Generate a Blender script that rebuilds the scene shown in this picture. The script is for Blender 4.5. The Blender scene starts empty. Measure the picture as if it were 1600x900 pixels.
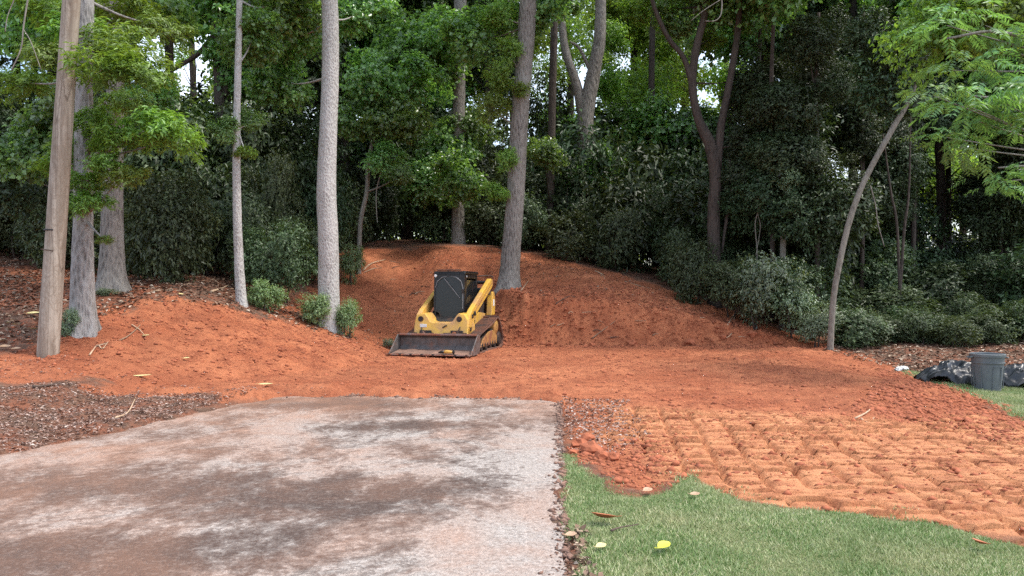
import bpy, bmesh, math, random
import numpy as np
from mathutils import Vector, Matrix

random.seed(7)
rng = np.random.default_rng(7)
sc = bpy.context.scene
col = sc.collection

# ------------------------------------------------------------------ camera, sky, sun, exposure
CAM_Z, F, HOR = 1.6, 1250.0, 445.0
cam = bpy.data.cameras.new('camera')
cam.sensor_width = 36.0
cam.lens = F / 1600.0 * 36.0
cam.shift_y = -(450 - HOR) / 1600.0
cam.clip_end = 3000
co = bpy.data.objects.new('camera', cam)
co.location = (0, 0, CAM_Z)
co.rotation_euler = (math.radians(90), 0, 0)
col.objects.link(co)
sc.camera = co

SUN_EL, SUN_AZ = math.radians(60), math.radians(96)     # azimuth measured clockwise from +Y
world = bpy.data.worlds.new('World')
sc.world = world
world.use_nodes = True
wn = world.node_tree.nodes
sky = wn.new('ShaderNodeTexSky')
sky.sky_type = 'NISHITA'
sky.sun_disc = False
sky.sun_elevation = SUN_EL
sky.sun_rotation = SUN_AZ
sky.dust_density = 2.5
sky.ozone_density = 0.6
wn['Background'].inputs[1].default_value = 0.15
wl_ = world.node_tree.links
tcn = wn.new('ShaderNodeTexCoord'); cmp_ = wn.new('ShaderNodeMapping'); cmp_.inputs['Scale'].default_value = (1, 1, 1.8)
cn = wn.new('ShaderNodeTexNoise'); cn.inputs['Scale'].default_value = 2.2; cn.inputs['Detail'].default_value = 7; cn.inputs['Roughness'].default_value = .6
cr_ = wn.new('ShaderNodeValToRGB'); cr_.color_ramp.elements[0].position = .40; cr_.color_ramp.elements[1].position = .66
cm_ = wn.new('ShaderNodeMix'); cm_.data_type = 'RGBA'
cm_.inputs[7].default_value = (5.6, 6.1, 7.0, 1)                # thin bright cloud over most of the sky
wl_.new(tcn.outputs['Generated'], cmp_.inputs['Vector']); wl_.new(cmp_.outputs[0], cn.inputs['Vector']); wl_.new(cn.outputs['Fac'], cr_.inputs[0])
wl_.new(cr_.outputs[0], cm_.inputs[0]); wl_.new(sky.outputs[0], cm_.inputs[6]); wl_.new(cm_.outputs[2], wn['Background'].inputs[0])

sl = bpy.data.lights.new('sun', 'SUN')
sl.energy = 1.5
sl.angle = math.radians(10)
sl.color = (1.0, 0.95, 0.87)
so = bpy.data.objects.new('sun', sl)
sdir = Vector((math.sin(SUN_AZ) * math.cos(SUN_EL), math.cos(SUN_AZ) * math.cos(SUN_EL), math.sin(SUN_EL)))
so.rotation_euler = sdir.to_track_quat('Z', 'Y').to_euler()
so.location = sdir * 60
col.objects.link(so)

sc.view_settings.view_transform = 'Standard'
sc.view_settings.look = 'None'
sc.view_settings.gamma = 1
sc.view_settings.use_curve_mapping = False
sc.view_settings.exposure = 1.25
sc.cycles.use_denoising = False
sc.cycles.max_bounces = 7
sc.cycles.diffuse_bounces = 4
sc.cycles.glossy_bounces = 2
sc.cycles.transmission_bounces = 3
sc.cycles.transparent_max_bounces = 6


# ------------------------------------------------------------------ helpers
def W(px, py, d):
    return Vector(((px - 800) / F * d, d, CAM_Z + (HOR - py) / F * d))


def g0(px, py, z=0.0):
    """ground point of a pixel for a ground height z"""
    d = (CAM_Z - z) * F / (py - HOR)
    return ((px - 800) / F * d, d)


def mesh_np(name, verts, faces):
    """verts (N,3), faces (M,k) int arrays"""
    me = bpy.data.meshes.new(name)
    verts = np.ascontiguousarray(verts, dtype=np.float32)
    faces = np.ascontiguousarray(faces, dtype=np.int32)
    m, k = faces.shape
    me.vertices.add(len(verts))
    me.vertices.foreach_set('co', verts.ravel())
    me.loops.add(m * k)
    me.loops.foreach_set('vertex_index', faces.ravel())
    me.polygons.add(m)
    me.polygons.foreach_set('loop_start', np.arange(0, m * k, k, dtype=np.int32))
    me.polygons.foreach_set('loop_total', np.full(m, k, dtype=np.int32))
    me.update(calc_edges=True)
    return me


def smooth(me):
    me.polygons.foreach_set('use_smooth', np.ones(len(me.polygons), dtype=bool))
    return me


def link(name, me, mat=None, parent=None):
    o = bpy.data.objects.new(name, me)
    col.objects.link(o)
    if mat is not None and me is not None and len(me.materials) == 0:
        me.materials.append(mat)
    if parent is not None:
        o.parent = parent
    return o


def tag(o, label=None, cat=None, group=None, kind=None):
    if label: o['label'] = label
    if cat: o['category'] = cat
    if group: o['group'] = group
    if kind: o['kind'] = kind
    return o


def empty(name, loc, rz=0.0):
    o = bpy.data.objects.new(name, None)
    o.empty_display_size = 0.2
    o.location = loc
    o.rotation_euler = (0, 0, rz)
    col.objects.link(o)
    return o


class MB:
    def __init__(self):
        self.v, self.f = [], []

    def add(self, vs, fs):
        n = len(self.v)
        self.v += [tuple(p) for p in vs]
        self.f += [tuple(i + n for i in f) for f in fs]
        return self

    def box(self, c, s, rot=None):
        vs = []
        for dz in (-.5, .5):
            for dx, dy in ((-.5, -.5), (.5, -.5), (.5, .5), (-.5, .5)):
                p = Vector((dx * s[0], dy * s[1], dz * s[2]))
                if rot is not None: p = rot @ p
                vs.append(p + Vector(c))
        return self.add(vs, [(3, 2, 1, 0), (4, 5, 6, 7), (0, 1, 5, 4), (1, 2, 6, 5), (2, 3, 7, 6), (3, 0, 4, 7)])

    def prism(self, poly, a0, a1, axis='x'):
        """poly of 2D points in the plane normal to axis: x -> (y,z), y -> (x,z), z -> (x,y)"""
        def mk(p, a):
            return {'x': (a, p[0], p[1]), 'y': (p[0], a, p[1]), 'z': (p[0], p[1], a)}[axis]
        n = len(poly)
        vs = [mk(p, a0) for p in poly] + [mk(p, a1) for p in poly]
        fs = [tuple(range(n))[::-1], tuple(range(n, 2 * n))]
        fs += [(i, (i + 1) % n, (i + 1) % n + n, i + n) for i in range(n)]
        return self.add(vs, fs)

    def tube(self, path, radii, n=8, cap=True, wob=0.0, seed=0, lobe=None):
        r_ = random.Random(seed)
        path = [Vector(p) for p in path]
        m = len(path)
        if not hasattr(radii, '__len__'): radii = [radii] * m
        t0 = (path[1] - path[0]).normalized()
        ref = Vector((1, 0, 0)) if abs(t0.x) < .8 else Vector((0, 1, 0))
        vs, fs = [], []
        for i in range(m):
            t = (path[min(i + 1, m - 1)] - path[max(i - 1, 0)]).normalized()
            u = (ref - t * ref.dot(t)).normalized()
            w = t.cross(u)
            for k in range(n):
                a = 2 * math.pi * k / n
                rr = radii[i] * (1 + (r_.uniform(-wob, wob) if wob else 0))
                if lobe: rr *= 1 + lobe[i] * (.55 * math.cos(5 * a + seed) + .35 * math.cos(3 * a + 2 * seed))
                vs.append(path[i] + (u * math.cos(a) + w * math.sin(a)) * rr)
        for i in range(m - 1):
            for k in range(n):
                k2 = (k + 1) % n
                fs.append((i * n + k, i * n + k2, (i + 1) * n + k2, (i + 1) * n + k))
        if cap:
            fs.append(tuple(range(n))[::-1])
            fs.append(tuple(range((m - 1) * n, m * n)))
        return self.add(vs, fs)

    def lathe(self, prof, n=24, c=(0, 0, 0), axis='z'):
        vs, fs = [], []
        for r, h in prof:
            for k in range(n):
                a = 2 * math.pi * k / n
                p = (r * math.cos(a), r * math.sin(a), h)
                if axis == 'x': p = (h, p[0], p[1])
                if axis == 'y': p = (p[0], h, p[1])
                vs.append((p[0] + c[0], p[1] + c[1], p[2] + c[2]))
        m = len(prof)
        for i in range(m - 1):
            for k in range(n):
                k2 = (k + 1) % n
                fs.append((i * n + k, i * n + k2, (i + 1) * n + k2, (i + 1) * n + k))
        fs.append(tuple(range(n))[::-1])
        fs.append(tuple(range((m - 1) * n, m * n)))
        return self.add(vs, fs)

    def build(self, name, mat, parent=None, bevel=0.0, sm=False, seg=2):
        me = bpy.data.meshes.new(name)
        me.from_pydata(self.v, [], self.f)
        bm = bmesh.new()
        bm.from_mesh(me)
        bmesh.ops.recalc_face_normals(bm, faces=bm.faces)
        if bevel > 0:
            es = [e for e in bm.edges if len(e.link_faces) == 2 and e.calc_face_angle(0) > .45]
            bmesh.ops.bevel(bm, geom=es, offset=bevel, segments=seg, profile=.5, affect='EDGES', clamp_overlap=True)
        bm.to_mesh(me)
        bm.free()
        if sm: smooth(me)
        return link(name, me, mat, parent)


def hash2(ix, iy, seed):
    h = (ix.astype(np.int64) * 374761393 + iy.astype(np.int64) * 668265263 + seed * 1274126177) & 0xFFFFFFFF
    h = ((h ^ (h >> 13)) * 1274126177) & 0xFFFFFFFF
    h = h ^ (h >> 16)
    return (h & 0xFFFFFF) / float(0xFFFFFF)


def vnoise(x, y, seed=0):
    x = np.asarray(x, float); y = np.asarray(y, float)
    ix, iy = np.floor(x), np.floor(y)
    fx, fy = x - ix, y - iy
    fx = fx * fx * (3 - 2 * fx); fy = fy * fy * (3 - 2 * fy)
    a = hash2(ix, iy, seed); b = hash2(ix + 1, iy, seed)
    c = hash2(ix, iy + 1, seed); d = hash2(ix + 1, iy + 1, seed)
    return (a + (b - a) * fx) * (1 - fy) + (c + (d - c) * fx) * fy - .5


def fbm(x, y, f=1.0, o=4, seed=0, gain=.5):
    s, a = 0, 1.0
    for i in range(o):
        s = s + a * vnoise(x * f + 17.3 * i, y * f - 9.1 * i, seed + i)
        f *= 2.03; a *= gain
    return s


def sstep(e0, e1, x):
    t = np.clip((x - e0) / (e1 - e0), 0, 1)
    return t * t * (3 - 2 * t)


def sdist(poly, x, y):
    """signed distance to polygon, negative inside"""
    x = np.asarray(x, float); y = np.asarray(y, float)
    best = np.full(x.shape, 1e9); ins = np.zeros(x.shape, bool)
    n = len(poly)
    for i in range(n):
        x0, y0 = poly[i]; x1, y1 = poly[(i + 1) % n]
        dx, dy = x1 - x0, y1 - y0
        t = np.clip(((x - x0) * dx + (y - y0) * dy) / (dx * dx + dy * dy + 1e-12), 0, 1)
        best = np.minimum(best, np.hypot(x - x0 - t * dx, y - y0 - t * dy))
        c = ((y0 > y) != (y1 > y)) & (x < dx * (y - y0) / (dy if dy else 1e-12) + x0)
        ins ^= c
    return np.where(ins, -best, best)


# ------------------------------------------------------------------ materials
def nodes_of(name):
    m = bpy.data.materials.new(name)
    m.use_nodes = True
    nt = m.node_tree
    return m, nt, nt.nodes, nt.links, nt.nodes['Principled BSDF']


class NT:
    """terse node building"""
    def __init__(self, nt):
        self.nt, self.n, self.l = nt, nt.nodes, nt.links

    def coord(self, out='Object', scale=(1, 1, 1), rot=(0, 0, 0)):
        t = self.n.new('ShaderNodeTexCoord'); m = self.n.new('ShaderNodeMapping')
        m.inputs['Scale'].default_value = scale
        m.inputs['Rotation'].default_value = rot
        self.l.new(t.outputs[out], m.inputs['Vector'])
        return m.outputs[0]

    def noise(self, vec, scale, detail=4, rough=.55, dist=0.0):
        t = self.n.new('ShaderNodeTexNoise')
        t.inputs['Scale'].default_value = scale
        t.inputs['Detail'].default_value = detail
        t.inputs['Roughness'].default_value = rough
        t.inputs['Distortion'].default_value = dist
        if vec is not None: self.l.new(vec, t.inputs['Vector'])
        return t.outputs['Fac']

    def vor(self, vec, scale, feature='F1'):
        t = self.n.new('ShaderNodeTexVoronoi')
        t.feature = feature
        t.inputs['Scale'].default_value = scale
        if vec is not None: self.l.new(vec, t.inputs['Vector'])
        return t.outputs['Distance']

    def ramp(self, fac, stops):
        r = self.n.new('ShaderNodeValToRGB')
        e = r.color_ramp.elements
        while len(e) < len(stops): e.new(.5)
        for el, (p, c) in zip(e, stops):
            el.position = p
            el.color = (c, c, c, 1) if not hasattr(c, '__len__') else (*c, 1)
        self.l.new(fac, r.inputs[0])
        return r.outputs[0]

    def mix(self, fac, a, b, mode='MIX'):
        m = self.n.new('ShaderNodeMix'); m.data_type = 'RGBA'; m.blend_type = mode
        for sock, v in ((m.inputs[0], fac), (m.inputs[6], a), (m.inputs[7], b)):
            if hasattr(v, 'links'): self.l.new(v, sock)
            elif hasattr(v, '__len__'): sock.default_value = (*v, 1)
            else: sock.default_value = v
        return m.outputs[2]

    def math(self, op, a, b=0.0, clamp=False):
        m = self.n.new('ShaderNodeMath'); m.operation = op; m.use_clamp = clamp
        for sock, v in ((m.inputs[0], a), (m.inputs[1], b)):
            if hasattr(v, 'links'): self.l.new(v, sock)
            else: sock.default_value = v
        return m.outputs[0]

    def bump(self, h, strength, dist=.02):
        b = self.n.new('ShaderNodeBump')
        b.inputs['Strength'].default_value = strength
        b.inputs['Distance'].default_value = dist
        self.l.new(h, b.inputs['Height'])
        return b.outputs[0]


def surf(name, base, rough=.7, metal=0.0, var=.25, scale=8.0, dirt=None, dirt_amt=.35, bump=.15, stretch=(1, 1, 1), bdist=.01):
    m, nt, n, l, p = nodes_of(name)
    T = NT(nt)
    v = T.coord('Object', stretch)
    a = T.noise(v, scale, 5)
    c = T.mix(T.ramp(a, [(.3, 0), (.7, 1)]), [x * (1 - var) for x in base], [min(1, x * (1 + var)) for x in base])
    if dirt is not None:
        d = T.noise(v, scale * .45, 6, .65, .4)
        c = T.mix(T.ramp(d, [(max(0, .62 - dirt_amt * .5), 0), (min(1, .78 - dirt_amt * .3), 1)]), c, dirt)
    l.new(c, p.inputs['Base Color'])
    p.inputs['Roughness'].default_value = rough
    p.inputs['Metallic'].default_value = metal
    if bump: l.new(T.bump(T.noise(v, scale * 3, 4), bump, bdist), p.inputs['Normal'])
    return m


def leaf_mat(name, base, rough=.45, trans=.3, hue=.06, spread=.45, spec=.5):
    m, nt, n, l, p = nodes_of(name)
    T = NT(nt)
    g = n.new('ShaderNodeNewGeometry'); oi = n.new('ShaderNodeObjectInfo')
    dark = [x * (1 - spread) for x in base]
    lite = [min(1, x * (1 + spread)) for x in base]
    lite[0] *= 1 + hue * 4
    c = T.mix(g.outputs['Random Per Island'], dark, lite)
    h = n.new('ShaderNodeHueSaturation')
    l.new(c, h.inputs['Color'])
    v = T.math('MULTIPLY', oi.outputs['Random'], .5)
    l.new(T.math('ADD', v, .75), h.inputs['Value'])
    hh = T.math('MULTIPLY', oi.outputs['Random'], hue)
    l.new(T.math('ADD', hh, .5 - hue * .5), h.inputs['Hue'])
    l.new(h.outputs[0], p.inputs['Base Color'])
    p.inputs['Roughness'].default_value = rough
    p.inputs['Specular IOR Level'].default_value = spec
    tr = n.new('ShaderNodeBsdfTranslucent')
    tc = T.mix(1.0, h.outputs[0], (1.5, 1.45, .55), 'MULTIPLY')
    l.new(tc, tr.inputs['Color'])
    ms = n.new('ShaderNodeMixShader'); ms.inputs[0].default_value = trans
    l.new(p.outputs[0], ms.inputs[1]); l.new(tr.outputs[0], ms.inputs[2])
    l.new(ms.outputs[0], n['Material Output'].inputs['Surface'])
    return m


def bark_mat(name, base, dark, scale=9, ridge=.5, patch=None):
    m, nt, n, l, p = nodes_of(name)
    T = NT(nt)
    v = T.coord('Object', (1, 1, .5 if scale > 16 else .22))
    a = T.noise(v, scale, 6, .65, .6)
    b = T.vor(v, scale * 1.7)
    f = T.mix(.5, a, b)
    c = T.mix(T.ramp(f, [(.28, 0), (.55, 1)]), dark, base)
    v2 = T.coord('Object', (1, 1, .6))
    big = T.noise(v2, 1.6, 5, .6)
    c = T.mix(T.ramp(big, [(.4, 0), (.72, .75)]), c, patch or [min(1, x * 1.5) for x in base])
    fine = T.noise(T.coord('Object'), 45, 3)
    c = T.mix(T.ramp(fine, [(.45, 0), (.75, .4)]), c, [min(1, x * 1.6) for x in base])
    l.new(c, p.inputs['Base Color'])
    p.inputs['Roughness'].default_value = .9
    l.new(T.bump(f, min(1, ridge * 1.2), .06), p.inputs['Normal'])
    return m


CLAY = (.35, .108, .05)
M = {}
M['yellow'] = surf('machine_yellow_paint', (.68, .40, .06), .4, 0, .10, 4, (.45, .25, .13), .42, .05)
M['yellow_dirty'] = surf('undercarriage_yellow_paint', (.45, .25, .06), .7, 0, .2, 5, (.25, .10, .05), .5, .15)
M['black'] = surf('cab_black_paint', (.008, .008, .009), .38, 0, .3, 5, (.05, .035, .03), .1, .04)
M['dark'] = surf('dark_machine_steel', (.03, .027, .026), .65, .2, .3, 9, (.16, .07, .04), .2, .15)
M['rubber'] = surf('track_rubber', (.075, .055, .05), .85, 0, .3, 9, (.20, .085, .05), .55, .25)
M['steel'] = surf('worn_bucket_steel', (.135, .12, .115), .5, .35, .3, 7, (.24, .11, .07), .22, .2)
M['steel_edge'] = surf('worn_cutting_edge', (.22, .18, .17), .5, .3, .3, 10, (.34, .12, .06), .6, .2)
M['white'] = surf('white_plastic', (.75, .75, .72), .5, 0, .06, 6, None, 0, 0)
M['lamp'] = surf('lamp_lens_and_badge', (.8, .82, .8), .15, 0, .05, 6, None, 0, 0)
M['seal'] = surf('highlight_grey_seal', (.16, .165, .17), .5, 0, .3, 8, None, 0, 0)  # grey chosen to paint a light edge highlight round the door glass
M['seat'] = surf('cab_interior', (.05, .05, .055), .7, 0, .4, 6, None, 0, 0)
M['can'] = surf('grey_trash_can_plastic', (.115, .13, .14), .6, 0, .12, 6, (.16, .14, .12), .12, .06)
M['tarp'] = surf('black_plastic_sheeting', (.022, .025, .03), .3, 0, .3, 5, (.06, .055, .05), .1, .1)
M['stone'] = surf('brick_red_stone', (.33, .12, .08), .9, 0, .25, 12, None, 0, .3)
M['twig'] = surf('dry_twig_bark', (.26, .17, .11), .9, 0, .35, 12, None, 0, .2)
M['palewood'] = surf('broken_pale_wood', (.48, .34, .22), .85, 0, .3, 14, (.34, .12, .06), .2, .2)
M['darkwood'] = surf('dark_stick_bark', (.09, .06, .045), .9, 0, .35, 12, None, 0, .2)
M['clod'] = surf('clay_clod', CLAY, .95, 0, .35, 6, (.25, .075, .035), .3, .3)
M['dry_clay'] = surf('dry_clay_dust', (.24, .135, .095), .95, 0, .35, 9, (.14, .085, .065), .4, .3)

m, nt, n, l, p = nodes_of('cab_glass')
p.inputs['Base Color'].default_value = (.03, .033, .038, 1)
p.inputs['Roughness'].default_value = .08
tb = n.new('ShaderNodeBsdfTransparent'); tb.inputs[0].default_value = (.55, .6, .6, 1)
ms = n.new('ShaderNodeMixShader'); ms.inputs[0].default_value = .35
l.new(p.outputs[0], ms.inputs[1]); l.new(tb.outputs[0], ms.inputs[2])
l.new(ms.outputs[0], n['Material Output'].inputs['Surface'])
M['glass'] = m

L = {
    'oak': leaf_mat('bright_oak_leaf', (.155, .29, .06), .42, .35, .04, .4),
    'maple': leaf_mat('maple_leaf', (.15, .30, .105), .3, .46, .04, .5, .8),
    'fresh': leaf_mat('fresh_green_leaf', (.17, .31, .07), .42, .48, .05, .45),
    'dark': leaf_mat('dark_evergreen_leaf', (.044, .082, .036), .42, .2, .06, .55, .4),
    'shrub': leaf_mat('grey_green_shrub_leaf', (.070, .118, .056), .42, .22, .06, .55, .4),
    'pale': leaf_mat('pale_shrub_leaf', (.145, .225, .13), .34, .25, .04, .6, .7),
    'bright': leaf_mat('small_bush_leaf', (.17, .29, .12), .4, .28, .04, .5, .6),
    'walnut': leaf_mat('compound_leaf', (.15, .30, .12), .4, .38, .03, .3),
    'far': leaf_mat('distant_leaf', (.18, .32, .085), .5, .52, .05, .45),
}
B = {
    'pale': bark_mat('pale_grey_bark', (.40, .39, .365), (.17, .155, .14), 17, .5, (.52, .51, .485)),
    'grey': bark_mat('ridged_grey_bark', (.28, .265, .25), (.075, .066, .058), 13, .9, (.40, .385, .365)),
    'brown': bark_mat('grey_brown_bark', (.21, .19, .168), (.055, .047, .04), 13, .9, (.30, .28, .25)),
    'dark': bark_mat('dark_bark', (.06, .045, .036), (.02, .015, .012), 10, .7, (.09, .07, .058)),
    'tan': bark_mat('smooth_tan_bark', (.20, .18, .148), (.085, .072, .058), 13, .5, (.29, .27, .235)),
}

# weathered pole
m, nt, n, l, p = nodes_of('weathered_pole_wood')
T = NT(nt)
v = T.coord('Object', (1, 1, .09))
a = T.noise(v, 9, 6, .6, .8)
c = T.ramp(a, [(.28, (.15, .115, .085)), (.5, (.31, .255, .20)), (.72, (.44, .38, .31))])
v2 = T.coord('Object', (1, 1, .45))
kn = T.noise(v2, 6, 4, .6, 2.2)
c = T.mix(T.ramp(kn, [(.46, 0), (.52, .5), (.58, 0)]), c, (.17, .115, .075))
cr = T.vor(T.coord('Object', (1, 1, .035)), 7, 'DISTANCE_TO_EDGE')
c = T.mix(T.ramp(cr, [(.0, .65), (.02, 0)]), c, (.08, .055, .04))
l.new(c, p.inputs['Base Color'])
p.inputs['Roughness'].default_value = .9
l.new(T.bump(a, .4, .02), p.inputs['Normal'])
M['pole'] = m

# ------------------------------------------------------------------ ground: hillside, cut pad, zones
def pd(px, py, d):
    w = W(px, py, d)
    return (w.x, w.y, w.z)

ctl = [pd(75, 560, 12.5), pd(0, 600, 11), pd(-250, 600, 11), pd(130, 518, 13.5), pd(175, 458, 16.5), pd(0, 480, 16), pd(-300, 470, 17), pd(0, 400, 25),
       pd(377, 460, 18), pd(470, 455, 18.6), pd(514, 449, 19), pd(250, 462, 16.7), pd(795, 450, 23), pd(680, 425, 24), pd(600, 392, 28), pd(780, 394, 27.2), pd(400, 425, 24), pd(200, 425, 23),
       pd(820, 405, 27), pd(890, 430, 24), pd(950, 432, 25), pd(1000, 452, 23), pd(1060, 466, 23.5), pd(1130, 490, 22.5), pd(1190, 512, 21.7), pd(1250, 533, 21), pd(1300, 541, 20.4),
       (-8, 3, 0), (-3, 3, 0), (0, 3, 0), (3, 3, 0), (8, 3, -.1), (-4.8, 7.5, 0), (-6.5, 7.5, .05), (-3, 7, 0), (0, 7, 0), (3, 7, 0), (.5, 11.3, 0), (-3.4, 11.3, 0), (-5.2, 10.0, .06),
       (0, 15, .1), (4, 15, 0), (3, 11, 0), (5, 11, -.02), (5.6, 8, -.06), (6.2, 14, -.05), (7.04, 11, -.25), (8.0, 15.9, -.25), (8.4, 17.8, -.22), (8.3, 14, -.26), (12, 14, -.3), (12, 10, -.3), (8, 6, -.15),
       (9.6, 20, 0), (12.8, 20, 0), (16, 24, .5), (12, 28, .9), (20, 30, 1.0), (6, 30, 2.0), (8, 24.5, .75),
       (-25, 16, 1.5), (-25, 30, 3.0), (-12, 34, 3.3), (0, 36, 3.4), (12, 40, 1.8), (28, 40, 1.4), (-30, 60, 3.8), (0, 60, 3.6), (30, 60, 2.2), (-20, 5, .3), (20, 5, -.4), (-15, 90, 4), (20, 90, 3)]
ctl = np.array(ctl)
CX = ctl[:, :2]


def _phi(r2):
    return np.where(r2 > 0, r2 * np.log(r2 + 1e-12), 0)


nC = len(ctl)
A = np.zeros((nC + 3, nC + 3))
r2 = ((CX[:, None] - CX[None]) ** 2).sum(-1)
A[:nC, :nC] = _phi(r2) + np.eye(nC) * .6
A[:nC, nC:] = np.c_[np.ones(nC), CX]
A[nC:, :nC] = A[:nC, nC:].T
TPSW = np.linalg.solve(A, np.r_[ctl[:, 2], 0, 0, 0])


def natural(x, y):
    x = np.clip(x, -30, 30); y = np.clip(y, 2, 90)
    h = TPSW[nC] + TPSW[nC + 1] * x + TPSW[nC + 2] * y
    for i in range(nC):
        h = h + TPSW[i] * _phi((x - CX[i, 0]) ** 2 + (y - CX[i, 1]) ** 2)
    return h


PAD = [(-8, 1), (-7.5, 7.6), (-5.6, 10.2), (-5.6, 12.0), (-4.7, 13.0), (-3.7, 14.3), (-3.15, 16), (-3.0, 18.2), (-2.8, 20.6), (-2.0, 21.1), (0, 21.0), (2, 20.9), (5, 20.8),
       (7, 20.7), (8.6, 20.2), (30, 20.0), (30, 1)]


def H(x, y):
    """ground height without fine relief"""
    x = np.asarray(x, float); y = np.asarray(y, float)
    nat = natural(x, y)
    d = sdist(PAD, x, y)
    dout = np.maximum(d + .10 * fbm(x, y, .9, 2, 5), 0)
    s = .36 + .14 * sstep(-3.6, -2.0, x) + 1.7 * sstep(-.9, .9, x)
    cut = dout * s
    k = .12                                            # smooth minimum
    hh = np.clip(.5 + .5 * (cut - nat) / k, 0, 1)
    h = cut * (1 - hh) + nat * hh - k * hh * (1 - hh)
    h = np.where(nat < .02, np.minimum(nat, .02), np.where(nat < .15, np.minimum(h, nat), h))
    return np.where(d < 0, np.minimum(h, .0), h)


def Hs(x, y):
    return float(H(np.array([x]), np.array([y]))[0])


DRIVE = [(.28, 1.0), (.30, 4.4), (.68, 11.25), (-3.4, 11.55), (-4.0, 10.0), (-4.45, 8.5), (-4.95, 7.4), (-6.6, 5.0), (-9.5, 2.5), (-9.5, 1)]
LAWN1 = [(.30, 1.0), (.31, 4.4), (.50, 7.5), g0(905, 733), g0(960, 768), g0(1000, 778), g0(1045, 772), g0(1072, 745), g0(1115, 765), g0(1200, 790), g0(1300, 800), g0(1430, 812), g0(1600, 856), (5, 4.3), (9, 3.2), (9, 1)]
LAWN2 = [(8.35, 17.3), (8.0, 15.9), (7.5, 13.2), (7.0, 11.0), (6.9, 9.0), (7.6, 6), (9, 3.2), (16, 3), (20, 12), (20, 16.2), (12, 16.0), (9.4, 16.4)]
RED = [pd(60, 570, 12.3)[:2], pd(120, 520, 13.7)[:2], pd(170, 482, 15.2)[:2], pd(250, 474, 16)[:2], pd(370, 466, 17.4)[:2], pd(470, 460, 18.4)[:2], pd(440, 440, 20.5)[:2], pd(545, 398, 26.5)[:2], pd(560, 385, 29)[:2], pd(700, 385, 29)[:2],
       pd(790, 392, 28)[:2], pd(835, 402, 28.6)[:2], pd(950, 430, 26.8)[:2], pd(1060, 463, 25.0)[:2], pd(1130, 488, 23.6)[:2], pd(1250, 533, 21.6)[:2], pd(1305, 545, 20.2)[:2], (8.5, 18), (8.0, 15.9), (7.5, 13.2), (7.0, 11.0), (6.9, 9.0), (7.6, 6), (9, 3.2), (5, 4.3)] + \
      [g0(1600, 856), g0(1430, 812), g0(1300, 800), g0(1200, 790), g0(1115, 765), g0(1072, 745), g0(1045, 772), g0(1000, 778), g0(960, 768), g0(905, 733), (.50, 7.5), (.62, 10), (-3.4, 10.9), (-4.3, 11.5), (-5.4, 11.5), (-6.6, 10.9), (-8.4, 10.5), (-9.6, 11.3), (-8.6, 12.2)]
TRACKZ = [(1.1, 10.6), g0(1000, 790), g0(1300, 815), g0(1600, 870), (5.5, 4.5), (6.2, 8), (6.4, 11), (4.6, 9.6), (3.6, 10.3)]
RED2 = [(-16, 15.5), (-8, 15.0), (-7.8, 18.5), (-9, 23), (-18, 23)]       # darker churned clay beyond the pole


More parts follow.
